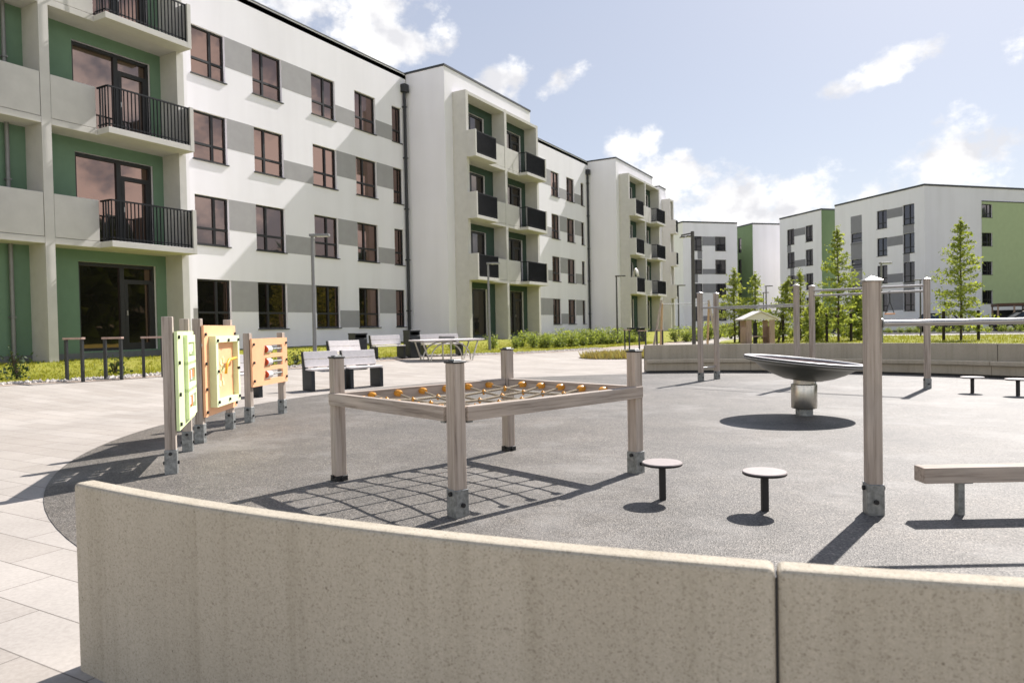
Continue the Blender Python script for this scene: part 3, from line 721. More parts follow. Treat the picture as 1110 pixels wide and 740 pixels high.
# ------------------------------------------------------------------ play panels
def play_panel(label, A, B, zp, zb0, zb1, kind):
    A, B = Vector((*A,0)), Vector((*B,0)); d = (B-A); L = d.length; d.normalize(); nrm = Vector((-d.y,d.x,0))
    if nrm.dot(Vector((*PC,0))-A) < 0: nrm = -nrm
    a = math.atan2(d.y,d.x); t = thing('play_station', label, 'play panel', tuple((A+B)/2), a)
    for P in (A,B): post(t, P.x, P.y, zp, a, .082, .20, 'none')
    o = A+nrm*.062; u0, u1 = -.035, L+.035; z = Vector((0,0,1)); W = u1-u0; H = zb1-zb0
    def P3(u, v, k=0): return o+d*(u0+u)+z*(zb0+v)+nrm*k
    def board(name, mat, ops, x0, x1, y0, y1, k0, k1, parent, bev=.003):
        m = MB()
        m.wall(P3(x0,y0,k1), d, nrm, x1-x0, y1-y0, [(q[0]-x0,q[1]-y0,q[2]-x0,q[3]-y0) for q in ops], k1-k0)
        m.wall(P3(x0,y0,k0), d, -nrm, x1-x0, y1-y0, [(q[0]-x0,q[1]-y0,q[2]-x0,q[3]-y0) for q in ops], 0.0001)
        for (p,q) in (((x0,y0),(x1,y0)),((x1,y0),(x1,y1)),((x1,y1),(x0,y1)),((x0,y1),(x0,y0))):
            m.add([P3(*p,k0),P3(*q,k0),P3(*q,k1),P3(*p,k1)], [(0,1,2,3)])
        return m.build(name, mat, parent)
    def bx(name, mat, x0,x1,y0,y1,k0,k1,parent,bev=.004):
        m = MB(); m.obox(P3((x0+x1)/2,(y0+y1)/2,(k0+k1)/2), d*(x1-x0)/2, nrm*(k1-k0)/2, z*(y1-y0)/2); return m.build(name, mat, parent, bev, 2)
    def bolts(spots, k):
        for u,v in spots:
            m = MB(); m.tube([P3(u,v,k-.01),P3(u,v,k+.016)], .017, 10); m.build('bolt', M['black'], bo)
    if kind == 'tiles':
        xs_ = (W*.36, W*.82); hh = H*.235
        rows = [H*.10, H*.39, H*.68]; ops = [(xs_[0],y,xs_[1],y+hh) for y in rows]
        bo = board('board', M['lime'], ops, 0, W, 0, H, -.012, .012, t)
        for i, y in enumerate(rows):
            fr = board('tile_frame', M['lime_pale'], [(xs_[0]+.03,y+.03,xs_[1]-.03,y+hh-.03)], xs_[0]-.035, xs_[1]+.035, y-.035, y+hh+.035, .013, .045, bo)
            nn = 4
            for k in range(nn):
                x0 = xs_[0]+.035+(xs_[1]-xs_[0]-.07)*k/nn; w = (xs_[1]-xs_[0]-.07)/nn
                mt = M['lime_pale'] if i == 2 else (M['orange_deep'] if k in ((0,1,3) if i == 1 else (0,2)) else M['roller_white'])
                bx('tile', mt, x0+.008, x0+w-.012, y+.05+.02*(k%2), y+hh-.05, .016, .032, fr)
        bolts([(.05,H*q) for q in (.06,.36,.68,.94)]+[(W-.05,H*q) for q in (.06,.36,.68,.94)], .012)
    elif kind == 'maze':
        bo = board('board', M['orange'], [], 0, W, 0, H, -.012, .012, t)
        x0,x1,y0,y1 = W*.13,W*.90,H*.09,H*.88
        fr = board('raised_frame', M['lime_pale'], [(x0+.075,y0+.07,x1-.06,y1-.07)], x0, x1, y0, y1, .013, .085, bo)
        bx('maze_plate', M['orange'], x0+.065,x1-.05,y0+.06,y1-.06,.0135,.03,fr)
        rnd = random.Random(4)
        for _ in range(15):
            u,v = rnd.uniform(x0+.15,x0+.42), rnd.uniform(y0+.2,y1-.2); m = MB(); m.tube([P3(u,v,.03),P3(u,v,.036)], rnd.uniform(.014,.035), 12); m.build('maze_dot', M['lime'], fr)
        m = MB(); m.tube([P3(x1-.11,y1-.26,.075),P3(x1-.38,y1-.27,.08),P3(x1-.46,y1-.32,.08),P3(x1-.48,y1-.42,.07)], .016, 8); m.build('lever', M['yellow'], fr)
        bolts([(.035,H*q) for q in (.05,.3,.58,.9)]+[(W-.035,H*q) for q in (.05,.3,.58,.9)], .012)
        bolts([(x0+.05,y0+.05),(x0+.05,y1-.05),(x1-.05,y0+.05),(x1-.05,y1-.05),((x0+x1)/2,y0+.05),((x0+x1)/2,y1-.05),(x0+.05,(y0+y1)/2),(x1-.05,(y0+y1)/2)], .085)
        m = MB(); q = A+z*1.02+nrm*.046; m.tube([q,q+nrm*.014], .036, 16); m.build('badge', M['roller_white'], t)
    else:
        rows = [H*.13, H*.40, H*.67]; hh = H*.18; ops = [(W*.34,y,W*.85,y+hh) for y in rows]
        bo = board('board', M['orange'], ops, 0, W, 0, H, -.012, .012, t)
        for y in rows:
            m = MB(); m.tube([P3(W*.33,y+hh/2,-.002),P3(W*.86,y+hh/2,-.002)], .012, 8); rd = m.build('rod', M['galv'], bo)
            m = MB(); m.tube([P3(W*.36,y+hh/2,-.002),P3(W*.375,y+hh/2,-.002)], .050, 14); m.build('bead', M['red'], rd)
            m = MB(); m.tube([P3(W*.38,y+hh/2,-.002),P3(W*.50,y+hh/2,-.002)], .048, 14); m.build('bead', M['roller_white'], rd)
        bolts([(.04,H*q) for q in (.12,.5,.88)]+[(W-.04,H*q) for q in (.12,.5,.88)], .012)
        m = MB(); q = A+z*.94+nrm*.046; m.tube([q,q+nrm*.014], .03, 16); m.build('badge', M['roller_white'], t)
    return t
play_panel('lime green play panel with three rows of sliding tiles on two posts', (-5.3,3.67), (-6.14,4.43), 1.285, .35, 1.165, 'tiles')
play_panel('orange play panel with a raised pale green frame and yellow lever', (-6.47,4.82), (-7.05,5.66), 1.295, .27, 1.225, 'maze')
play_panel('small orange play panel with three rods of white and red rollers', (-7.31,6.16), (-7.67,7.03), 1.13, .45, 1.06, 'beads')

# ------------------------------------------------------------------ stools
def stool(label, x, y, r, h):
    t = thing('play_stool', label, 'stool', (x,y,0), 0, 'small round stools on the play surface')
    m = MB(); m.lathe([(.001,h-.02),(r-.004,h-.02),(r,h-.016),(r,h-.006)], 48, Matrix.Translation((x,y,0))); s_ = m.build('seat', M['black'], t)
    m = MB(); m.lathe([(r,h-.006),(r-.004,h),(.001,h)], 48, Matrix.Translation((x,y,0)), False); m.build('seat_face', M['hpl_top'], s_)
    m = MB(); m.rbox(x,y,-.02,h-.019,.040,.040,.5); m.build('stem', M['black'], t, .005, 2)
    m = MB(); m.rbox(x,y,h-.028,h-.0195,.12,.12,.5); m.build('bracket', M['black'], t)
stool('near round stool right beside the net frame post', -1.43, 4.49, .130, .25)
stool('near round stool midway between the net frame and the tall bar post', -.79, 4.48, .130, .245)
stool('far round stool in front of the seat wall, just right of the slim post', .78, 12.83, .160, .25)
stool('far round stool in front of the seat wall at the right picture edge', 1.32, 12.56, .165, .25)

# ------------------------------------------------------------------ spinner dish
x, y = -1.16, 9.26
t = thing('spinner_dish', 'tilted grey spinner dish with pale rim on a thick steel column', 'spinner', (x,y,0))
Tm = Matrix.Translation((x,y,0))
m = MB(); m.lathe([(.10,-.02),(.10,.10)], 32, Tm); m.build('base_pipe', M['galv'], t)
m = MB(); m.lathe([(.09,.09),(.145,.09),(.15,.10),(.15,.375),(.145,.385),(.09,.385)], 40, Tm); m.build('sleeve', M['steel'], t)
m = MB(); m.lathe([(.122,.379),(.122,.45)], 32, Tm); m.build('neck', M['steel'], t)
fw = Vector((-.4917,.8705,0)); rt = Vector((.8705,.4917,0))
Tt = Matrix.Translation((x,y,.63)) @ Matrix.Rotation(R(1.6), 4, rt) @ Matrix.Rotation(R(5.6), 4, fw)
m = MB(); m.lathe([(.10,-.205),(.22,-.195),(.36,-.150),(.48,-.092),(.57,-.030)], 64, Tt); m.build('bowl', M['grey_paint'], t)
m = MB(); m.lathe([(.565,-.032),(.64,-.014),(.685,-.002),(.70,.006),(.70,.016)], 64, Tt); rm = m.build('rim', M['grey_paint'], t)
m = MB(); m.lathe([(.70,.0165),(.704,.020),(.70,.024)], 64, Tt); m.build('rim_stripe', M['rim_pale'], rm)
m = MB(); m.lathe([(.70,.0245),(.703,.034),(.70,.045)], 64, Tt); m.build('rim_upper', M['black'], rm)
m = MB(); m.lathe([(.70,.0455),(.69,.051),(.655,.052),(.635,.046),(.63,.02)], 64, Tt); m.build('rim_top', M['rim_pale'], rm)
m = MB(); m.lathe([(.632,.03),(.46,-.04),(.25,-.10),(.001,-.13)], 64, Tt); m.build('inner_mat', M['maroon'], t)

# ------------------------------------------------------------------ bars and monkey frame
hd = Vector((.8705,.4917,0)); aH = math.atan2(hd.y,hd.x)
t = thing('pull_up_bar', 'thick wooden post with pyramid cap carrying a horizontal steel bar', 'pull-up bar', (-.21,4.68,0), aH)
P1 = Vector((-.21,4.68,0)); P2 = P1+hd*1.9
for P in (P1,P2): post(t, P.x, P.y, 1.375, R(20), .083, .185, 'pyramid')
m = MB(); m.tube([P1+UP*1.125+hd*.03, P2+UP*1.125-hd*.03], .0185, 16); m.build('bar', M['bar_steel'], t)
m = MB(); m.tube([P1+UP*1.125+hd*.05,P1+UP*1.125+hd*.058], .032, 16); m.tube([P2+UP*1.125-hd*.058,P2+UP*1.125-hd*.05], .032, 16); m.build('flange', M['galv'], t)

t = thing('monkey_bars', 'wooden post frame with steel climbing bars beside the far seat wall', 'climbing frame', (-1.7,13.6,0))
PP = [Vector((-3.65,14.01,0)),Vector((-3.47,14.57,0)),Vector((-1.79,13.4,0)),Vector((-1.60,13.95,0)),Vector((.20,13.48,0))]
aM = math.atan2(PP[1].y-PP[0].y, PP[1].x-PP[0].x)
for P, h in zip(PP, (1.73,1.73,1.77,1.77,1.79)): post(t, P.x, P.y, h, aM if P is not PP[4] else R(20), .082, .17, 'pyramid')
def mb_bar(a, b, r=.016): m = MB(); m.tube([a,b], r, 12); m.build('bar', M['bar_steel'], t)
mb_bar(PP[0]+UP*1.44, PP[2]+UP*1.44); mb_bar(PP[0]+UP*.26, PP[1]+UP*.26); mb_bar(PP[1]+UP*1.42, PP[3]+UP*1.42, .012)
mb_bar(PP[3]+UP*1.69, PP[4]+UP*1.69, .020); mb_bar(PP[3]+UP*1.60, PP[4]+UP*1.60, .018)
q = PP[3]+(PP[4]-PP[3])*.70
t = thing('hanging_handle', 'small triangular grip hanging from the double steel rail', 'grip', (q.x,q.y,1.6))
m = MB(); m.tube([q+UP*1.585,q+UP*1.45], .010, 8); m.lathe([(.021,-.004),(.028,0),(.021,.004)], 12, Matrix.Translation(q+UP*1.60)@Matrix.Rotation(R(90),4,'X')); m.build('strap', M['dark_steel'], t)
dv = (PP[4]-PP[3]).normalized()
m = MB(); m.tube([q+UP*1.45,q+dv*.07+UP*1.24], .007, 8); m.tube([q+UP*1.45,q-dv*.07+UP*1.24], .007, 8); m.build('triangle_side', M['dark_steel'], t)
m = MB(); m.tube([q+dv*.08+UP*1.24,q-dv*.08+UP*1.24], .014, 10); m.build('grip', M['orange'], t)

# ------------------------------------------------------------------ balance beam
t = thing('balance_beam', 'low square timber balance beam on short steel legs', 'balance beam', (.23,4.87,0), aH)
P = Vector((.23,4.87,0)); a = P-hd*.235; b = P+hd*1.30
m = MB(); m.bar(a+UP*.243, b+UP*.243, .11, .090); m.build('beam', M['wood_x'], t, .005, 2)
for q in (P, P+hd*1.05):
    m = MB(); m.rbox(q.x,q.y,-.02,.196,.04,.04,aH); lg = m.build('leg', M['galv'], t, .003, 1)
    m = MB(); m.rbox(q.x,q.y,.192,.199,.10,.09,aH); m.build('plate', M['galv'], lg)

# ------------------------------------------------------------------ benches, bins, table
def make_bench(label, x, y, rz, L):
    z0 = terr(x,y); t = thing('park_bench', label, 'bench', (x,y,z0), rz, 'dark sided benches with pale boards')
    c, s_ = math.cos(rz), math.sin(rz)
    def W(a, b, h): return Vector((x+a*c-b*s_, y+a*s_+b*c, z0+h))       # a forwards, b along the bench
    prof = [(-.02,-.02),(.40,-.02),(.40,.375),(.10,.395),(.005,.74),(-.06,.74),(-.02,.40)]
    for b in (-L/2, L/2-.07):
        m = MB(); m.prism(prof, W(1,0,0)-W(0,0,0), UP, (W(0,1,0)-W(0,0,0))*.07, W(0,b,0)); m.build('side_panel', M['anthracite'], t, .004, 1)
    m = MB()
    for a0 in (.115,.265): m.obox(W(a0+.072,0,.405), (W(1,0,0)-W(0,0,0))*.07, (W(0,1,0)-W(0,0,0))*(L/2-.005), UP*.018)
    m.build('seat', M['bench_white'], t, .004, 1)
    up = Vector((-.265*c,-.265*s_,1)).normalized(); fwv = Vector((c,s_,.265)).normalized()
    m = MB()
    for k in (0,1): m.obox(W(.105,0,.43)+up*(.085+.155*k)+fwv*.018, fwv*.016, (W(0,1,0)-W(0,0,0))*(L/2-.005), up*.073)
    m.build('backrest', M['bench_white'], t, .004, 1)
dirb = math.atan2(11.19-9.93, -9.51+9.98)-R(90)
make_bench('bench left of the net frame post, in front of the grey lamp post', -10.05, 10.17, dirb, .70)
make_bench('bench right of the net frame post, nearest to the table tennis table', -9.76, 10.92, dirb, .72)
make_bench('bench half hidden behind the small orange play panel', -10.35, 8.35, R(-14), .75)
make_bench('bench with only its backrest showing above the two near benches', -12.9, 13.9, R(-12), .95)
make_bench('bench between the two dark litter bins', -14.5, 17.5, R(-20), 1.05)
make_bench('bench behind the table tennis table', -14.2, 20.0, R(-25), 1.5)
def bin_(label, x, y, rz, w=.42, h=.80):
    z0 = terr(x,y); t = thing('litter_bin', label, 'litter bin', (x,y,z0), rz, 'dark litter bins beside the benches')
    m = MB(); m.rbox(x,y,z0-.02,z0+h*.80,w,w*.9,rz); m.build('body', M['anthracite'], t, .008, 1)
    m = MB(); m.rbox(x,y,z0+h*.94,z0+h,w+.02,w*.9+.02,rz); m.build('lid', M['anthracite'], t, .006, 1)
    c, s_ = math.cos(rz), math.sin(rz)
    m = MB(); e1 = Vector((c,s_,0)); e2 = Vector((-s_,c,0)); P = Vector((x,y,0))
    for q, ax, ay in ((P-e1*(w/2-.01), e1*.01, e2*w*.45), (P+e2*(w*.45-.011), e1*(w/2-.022), e2*.01), (P-e2*(w*.45-.011), e1*(w/2-.022), e2*.01)):
        m.obox(q+UP*(z0+h*.87), ax, ay, UP*h*.07)
    m.build('hood', M['anthracite'], t)
    m = MB(); m.rbox(x,y,z0+h*.80+.002,z0+h*.82,w-.04,w*.9-.04,rz); m.build('liner', M['black'], t)
bin_('dark litter bin left of the middle bench, behind the near benches', -14.66, 16.45, R(-20), .44, .82)
bin_('dark litter bin right of the middle bench, beside the table tennis table', -14.15, 18.45, R(-20), .42, .90)
bin_('dark litter bin among the bike hoops in front of the far balconies', -13.3, 37.5, R(-10), .75, .8)

x, y = -12.85, 18.55; z0 = terr(x,y)
ap = math.atan2(19.38-17.91, -12.56+13.4)
t = thing('table_tennis_table', 'outdoor table tennis table with pale top and arched steel legs', 'table', (x,y,z0), ap)
c, s_ = math.cos(ap), math.sin(ap)
def W(a, b, h): return Vector((x+a*c-b*s_, y+a*s_+b*c, z0+h))
e1, e2 = W(1,0,0)-W(0,0,0), W(0,1,0)-W(0,0,0)
TL, TH = 2.12, .66
m = MB(); m.obox(W(0,0,TH-.02), e1*TL/2, e2*.56, UP*.02); m.build('tabletop', M['bench_white'], t, .006, 2)
m = MB()
for a in (-1,1): m.obox(W(a*TL/4,0,TH-.055), e1*(TL/4-.06), e2*.5, UP*.014)
m.build('underframe', M['lamp_grey'], t)
for b in (-.30,.30):
    for a in (-1,1):
        m = MB(); m.tube([W(a*TL*.455,b,TH-.03), W(a*.74,b,-.02)], .026, 10); m.build('leg', M['steel'], t)
    m = MB(); m.tube([W(-.68,b,0)]+[W(-.68*math.cos(q*math.pi/14),b,(TH-.08)*math.sin(q*math.pi/14)**.8) for q in range(1,14)]+[W(.68,b,0)], .022, 10); m.build('arch', M['steel'], t)
    m = MB(); m.tube([W(0,b,-.02),W(0,b,TH-.05)], .028, 10); m.build('leg', M['steel'], t)
m = MB(); m.obox(W(0,0,TH+.055), e1*.006, e2*.57, UP*.04); m.build('net', M['lamp_grey'], t)

def hoop(label, A, B, h=.9, grp='dark bike hoops with a wooden top rail'):
    A, B = Vector((*A,0)), Vector((*B,0)); mid = (A+B)/2; z0 = terr(mid.x,mid.y); d = (B-A).normalized(); a = math.atan2(d.y,d.x)
    t = thing('bike_hoop', label, 'bike hoop', (mid.x,mid.y,z0), a, grp)
    for P in (A,B): m = MB(); m.rbox(P.x,P.y,z0-.05,z0+h-.04,.06,.05,a); m.build('post', M['dark_steel'], t, .004, 1)
    m = MB(); m.obox(mid+UP*(z0+h-.02), d*((B-A).length/2+.045), Vector((-d.y,d.x,0))*.045, UP*.02); m.build('top_rail', M['house_wood'], t, .004, 1)
hoop('bike hoop nearest to the square beige column', (-14.8,8.01), (-14.39,8.09), .88)
hoop('middle bike hoop below the large ground floor window', (-14.59,8.67), (-14.27,8.81), .88)
hoop('bike hoop closest to the lime green play panel', (-14.38,9.37), (-14.2,9.69), .88)
hoop('far bike hoop showing just above the right net frame post', (-10.99,29.5), (-10.6,29.0), .9)
hoop('far bike hoop left of the swing frame', (-9.62,27.47), (-9.36,27.5), .9)
hoop('far bike hoop beside the foot of the swing frame', (-9.5,29.37), (-9.25,29.37), .9)

# ------------------------------------------------------------------ lamps
def lamp(label, x, y, h, head_dir, mat='lamp_grey', r=.05, arm=.45):
    z0 = terr(x,y); t = thing('street_lamp', label, 'street lamp', (x,y,z0), 0, 'slim courtyard lamps')
    d = Vector((math.cos(head_dir), math.sin(head_dir), 0)); P = Vector((x,y,0))
    m = MB(); m.tube([P+UP*(z0-.1),P+UP*(z0+.6),P+UP*h], [r*1.1,r,r*.75], 12); m.build('pole', M[mat], t)
    m = MB(); m.obox(P+UP*(h-.01)+d*(arm/2-.03), d*(arm/2+.03), Vector((-d.y,d.x,0))*.09, UP*.032); hd_ = m.build('lamp_head', M[mat], t, .01, 2)
    m = MB(); m.obox(P+UP*(h-.045)+d*(arm*.6), d*(arm*.32), Vector((-d.y,d.x,0))*.07, UP*.004); m.build('diffuser', M['lamp_glass'], hd_)
rd = math.atan2(hd.y,hd.x)
lamp('grey lamp post rising behind the two near benches', -13.56, 13.57, 3.62, rd, r=.052)
lamp('lamp post in front of the first balcony tower, behind the table tennis table', -14.33, 23.6, 3.62, rd)
lamp('lamp post before the blank wall of the second balcony tower', -13.05, 33.97, 3.6, rd, 'lamp_dark')
lamp('far lamp post between the swing frame and the floodlight pole', -13.21, 45.38, 3.6, rd, 'lamp_dark')
lamp('taller looking of two far lamp posts above the playhouse', -8.98, 52.36, 3.65, rd, 'lamp_dark')
lamp('lower looking of two far lamp posts above the playhouse', -10.98, 62.72, 3.6, rd, 'lamp_dark')
lamp('lamp post just right of the thick bar post, behind the seat wall', -1.19, 34.93, 3.6, rd)
lamp('far lamp post with head turned left behind the slim monkey bar post', .42, 51.92, 3.6, rd+math.pi, 'lamp_dark')
x, y = -8.06, 29.9; z0 = 0; P = Vector((x,y,0))
t = thing('floodlight_pole', 'tall dark pole with a double floodlight arm reaching left', 'floodlight', (x,y,0))
m = MB(); m.tube([P-UP*.1,P+UP*.8,P+UP*5.0], [.085,.08,.07], 14); m.build('pole', M['lamp_dark'], t)
m = MB(); m.tube([P+UP*4.93,P-hd*.48+UP*4.84], .032, 10); m.build('arm', M['lamp_dark'], t)
for q in (.16,.42):
    m = MB(); c_ = P-hd*q+UP*(4.86-.1*q); m.obox(c_-UP*.05, hd*.10, fw*.10, UP*.03+hd*.012); lh = m.build('lamp_head', M['lamp_dark'], t, .01, 1)
    m = MB(); m.obox(c_-UP*.083, hd*.085, fw*.085, UP*.003+hd*.001); m.build('diffuser', M['lamp_glass'], lh)

# ------------------------------------------------------------------ swing frame and playhouse
A, B = Vector((-9.85,31.2,0)), Vector((-8.25,33.2,0)); d = (B-A).normalized(); nn = Vector((-d.y,d.x,0))
t = thing('swing_frame', 'slender timber swing frame with leaning poles behind the seat wall', 'swing frame', tuple((A+B)/2))
for P in (A,B):
    sgn = 1 if P is A else -1
    m = MB(); m.tube([P-hd*.42*sgn-UP*.1, P+UP*2.2], [.055,.05], 10); m.build('pole', M['wood_z'], t)
    m = MB(); m.tube([P+fw*.3-UP*.1, P+hd*.02+UP*2.05], [.055,.05], 10); m.build('pole', M['swing_wood'], t)
m = MB(); m.tube([A-d*.1+UP*2.03,B+d*.1+UP*2.03], .016, 10); m.build('crossbar', M['lamp_grey'], t)

P = Vector((-6.68,36.4,0)); t = thing('playhouse', 'small open timber playhouse with a pale pitched roof', 'playhouse', tuple(P), aH)
def W(a, b, h): return P+hd*a+fw*b+UP*h
for s1 in (-1,1):
    m = MB()
    for k, (b0) in enumerate((-.45,.45)): m.obox(W(s1*.56,b0,.60), hd*.13, fw*.03, UP*.62)
    m.build('wall', M['house_wood'], t)
    m = MB(); m.obox(W(s1*.66,0,.45), hd*.02, fw*.42, UP*.45); m.build('wall', M['house_wood'], t)
    rb = MB(); rb.obox(W(s1*.44,-.0,1.46)+UP*0, (hd*s1*.46-UP*.20), fw*.62, (UP*.03)); rb.build('roof', M['house_roof'], t)
m = MB(); m.prism([(-.8,1.25),(.8,1.25),(0,1.60)], hd, UP, fw*.05, W(0,-.5,0)); m.build('gable', M['house_roof'], t)
m = MB(); m.obox(W(.05,.45,.55), hd*.10, fw*.02, UP*.55); m.build('back_board', M['anthracite'], t)
m = MB(); m.obox(W(0,.1,.42), hd*.5, fw*.14, UP*.02); m.build('bench_board', M['house_wood'], t)

# ------------------------------------------------------------------ vegetation
def leaf_quad(vs, fs, p, size, rnd, up=.3):
    n = Vector((rnd.gauss(0,1), rnd.gauss(0,1), rnd.gauss(0,1)+up)); 
    if n.length < .01: n = Vector((0,0,1))
    n.normalize(); a = n.cross(Vector((rnd.gauss(0,1),rnd.gauss(0,1),rnd.gauss(0,1)))).normalized(); b = n.cross(a)
    s1 = size*rnd.uniform(.7,1.3); s2 = s1*rnd.uniform(.4,.65); o = len(vs)
    vs += [p-a*s1, p+b*s2+a*.1*s1, p+a*s1, p-b*s2+a*.1*s1]; fs.append((o,o+1,o+2,o+3))

def tree(label, x, y, h, rad, seed, mat, base=.35, dens=1.0, lean=0.0):
    rnd = random.Random(seed); z0 = terr(x,y); t = thing('young_tree', label, 'tree', (x,y,z0), 0, 'young trees on the lawn behind the seat wall')
    P = Vector((x,y,z0)); top = P+Vector((lean,0,h)); trunk = MB()
    def ax(f): return P+(top-P)*f+Vector((.05*math.sin(f*7+seed),.05*math.cos(f*6+seed),0))*(f*(1-f)*2)
    trunk.tube([ax(f)-(UP*.1 if f == 0 else UP*0) for f in (0,.15,.3,.5,.7,.85,.97)], [.065,.055,.047,.036,.024,.014,.005], 8)
    lv = []; lf = []; nb = int(46*dens)
    for i in range(nb):
        f = base*.55+(.96-base*.55)*((i+rnd.random())/nb); g0 = (f-base*.55)/(1-base*.55)
        prof = (1-g0)**.85*(.55+.45*min(1,g0*5)); L = rad*prof*rnd.uniform(.55,1.2)+.10
        a = i*2.399+rnd.uniform(-.4,.4); el = R(rnd.uniform(-12,22)+28*g0); st = ax(f)
        d = Vector((math.cos(a)*math.cos(el), math.sin(a)*math.cos(el), math.sin(el)))
        sag = -.10*L
        pts = [st, st+d*L*.5+UP*.02, st+d*L+UP*sag]
        trunk.tube(pts, [.016*(1-g0*.6),.010*(1-g0*.5),.003], 5, False)
        nl = int((10+38*L)*dens)
        for _ in range(nl):
            q = rnd.random()**.7; p = st+d*L*q+UP*(sag*q*q); sp = .035+.10*L*min(1,q*1.5)
            p = p+Vector((rnd.gauss(0,sp),rnd.gauss(0,sp),rnd.gauss(0,sp*.55)))
            leaf_quad(lv, lf, p, rnd.uniform(.05,.10), rnd, .8)
    for _ in range(int(50*dens)):
        f = rnd.uniform(.9,1.02); p = ax(f)+Vector((rnd.gauss(0,.05),rnd.gauss(0,.05),0)); leaf_quad(lv, lf, p, .05, rnd)
    trunk.build('trunk', M['bark'], t); c = MB(); c.add(lv, lf); c.build('crown', M[mat], t)
tree('tall conical young tree behind the double steel rail', -3.45, 41.4, 6.05, 1.55, 11, 'leaf_tree', .2, 1.45)
tree('tall conical young tree standing alone in front of the white and green block', 2.1, 42.2, 6.1, 1.70, 12, 'leaf_tree', .2, 1.45)
tree('pale green young tree left of the playhouse', -8.75, 41.0, 4.15, 1.25, 13, 'leaf_light', .2, 1.2)
tree('young tree directly behind the playhouse roof', -7.85, 42.3, 3.95, 1.1, 14, 'leaf_tree', .3, 1.0)
tree('yellowish young tree with leaning tip right of the playhouse', -6.3, 40.2, 3.45, 1.1, 15, 'leaf_light', .15, 1.3, .55)
tree('slim pale young tree between the paired monkey bar posts', -5.8, 45.0, 4.2, .75, 16, 'leaf_light', .3, 1.0)
tree('bushy low tree beneath the double rail, left of the tall conical one', -4.75, 43.0, 2.5, 1.2, 17, 'leaf_tree', .05, 1.5)
tree('bushy low tree beneath the double rail, right of the tall conical one', -2.7, 44.0, 2.6, 1.2, 18, 'leaf_tree', .05, 1.5)
def stake(x, y, h, lab):
    t = MB(); t.tube([(x,y,-.1),(x,y,h)], .07, 8); tag(t.build('tree_stake', M['dark_wood']), lab, 'tree stake', 'dark wooden tree stakes')
for x, y in ((-4.0,41.2),(-2.85,41.5),(1.35,42.0),(2.85,42.4),(-8.4,40.7),(-6.0,39.9)):
    stake(x, y, 1.5, 'dark wooden stake supporting a young tree behind the seat wall')

def shrub_proto(seed, mat, name, label, cat, grp, rx=.65, h=.85, n=620, size=.05):
    rnd = random.Random(seed); vs = []; fs = []; st = MB()
    t = thing(name, label, cat, (0,0,0), 0, grp)
    for k in range(13):
        a = rnd.random()*6.28; r = rx*rnd.uniform(.15,.75); tip = Vector((r*math.cos(a), r*math.sin(a), h*rnd.uniform(.55,1.0)))
        st.tube([(tip.x*.12,tip.y*.12,-.05), tip*.6, tip], [.012,.008,.003], 5, False)
        for _ in range(n//13):
            f = rnd.uniform(.22,1.05); p = tip*f+Vector((rnd.gauss(0,.13),rnd.gauss(0,.13),rnd.gauss(0,.08)))
            if p.z < .02: p.z = .05
            leaf_quad(vs, fs, p, size*rnd.uniform(.7,1.4), rnd, .8)
    st.build('stem', M['bark'], t); c = MB(); c.add(vs, fs); c.build('foliage', mat, t); return t
HL = 'bright leafy shrub in the hedge bed along the long white block'
protos = [shrub_proto(30+i, M['leaf_hedge'], 'shrub', HL, 'shrub', 'hedge shrubs along the long block', .62, .80+.1*i) for i in range(3)]
rnd = random.Random(21); first = [True]*3
def put_shrub(x, y, s=1.0, label=None):
    i = rnd.randrange(3); z = terr(x,y)
    if first[i] and label is None:
        o = protos[i]; o.location = (x,y,z); o.rotation_euler = (0,0,rnd.random()*6.28); first[i] = False
    else: o = dup(protos[i], (x,y,z), rnd.random()*6.28, label)
    q = s*rnd.uniform(.85,1.15); o.scale = (q,q,q*rnd.uniform(.85,1.1)); return o
for j in range(30):
    y = 26.6+j*.42; e = edge_x(y)
    put_shrub(e-1.25+rnd.uniform(-.25,.25), y, .72)
    if j % 2: put_shrub(e-2.1+rnd.uniform(-.3,.3), y, .82)
for y, d in ((23.2,2.6),(24.6,1.9),(25.6,1.6)): put_shrub(edge_x(y)-d, y, .62)
for j in range(18):
    y = 40+j*.95; put_shrub(edge_x(y)+.3+rnd.uniform(-.4,.4), y, .95)
for j in range(12): put_shrub(-12.3+j*.75+rnd.uniform(-.2,.2), 49.5+rnd.uniform(-.5,.5), 1.0, 'leafy shrub in the far bed beyond the swing frame and playhouse')
for o in list(col.objects):
    if o.get('label') == 'leafy shrub in the far bed beyond the swing frame and playhouse': o['group'] = 'far bed shrubs'
for j in range(34): 
    o = put_shrub(-1.5+j*.62+rnd.uniform(-.2,.2), 60.6+rnd.uniform(-.12,.12), .62, 'low shrub in the narrow strip between the pale path and the parking'); o['group'] = 'low shrubs before the parking'
rnd = random.Random(77); vs = []; fs = []  # unseen generic wood, added to darken the lower pane reflections
for _ in range(8000):
    y = rnd.uniform(20,170); x = 52+rnd.uniform(-4,7)+4*math.sin(y*.11); hh = 11+3.5*math.sin(y*.37)+2*math.sin(y*.91+1)
    leaf_quad(vs, fs, Vector((x, y, hh*rnd.random()**.8)), rnd.uniform(1.2,2.1), rnd, .3)
g = MB(); g.add(vs, fs); tag(g.build('wood', M['leaf_dark']), 'dark wood added out of view on the right, mirrored in the window panes', 'wood', kind='stuff')
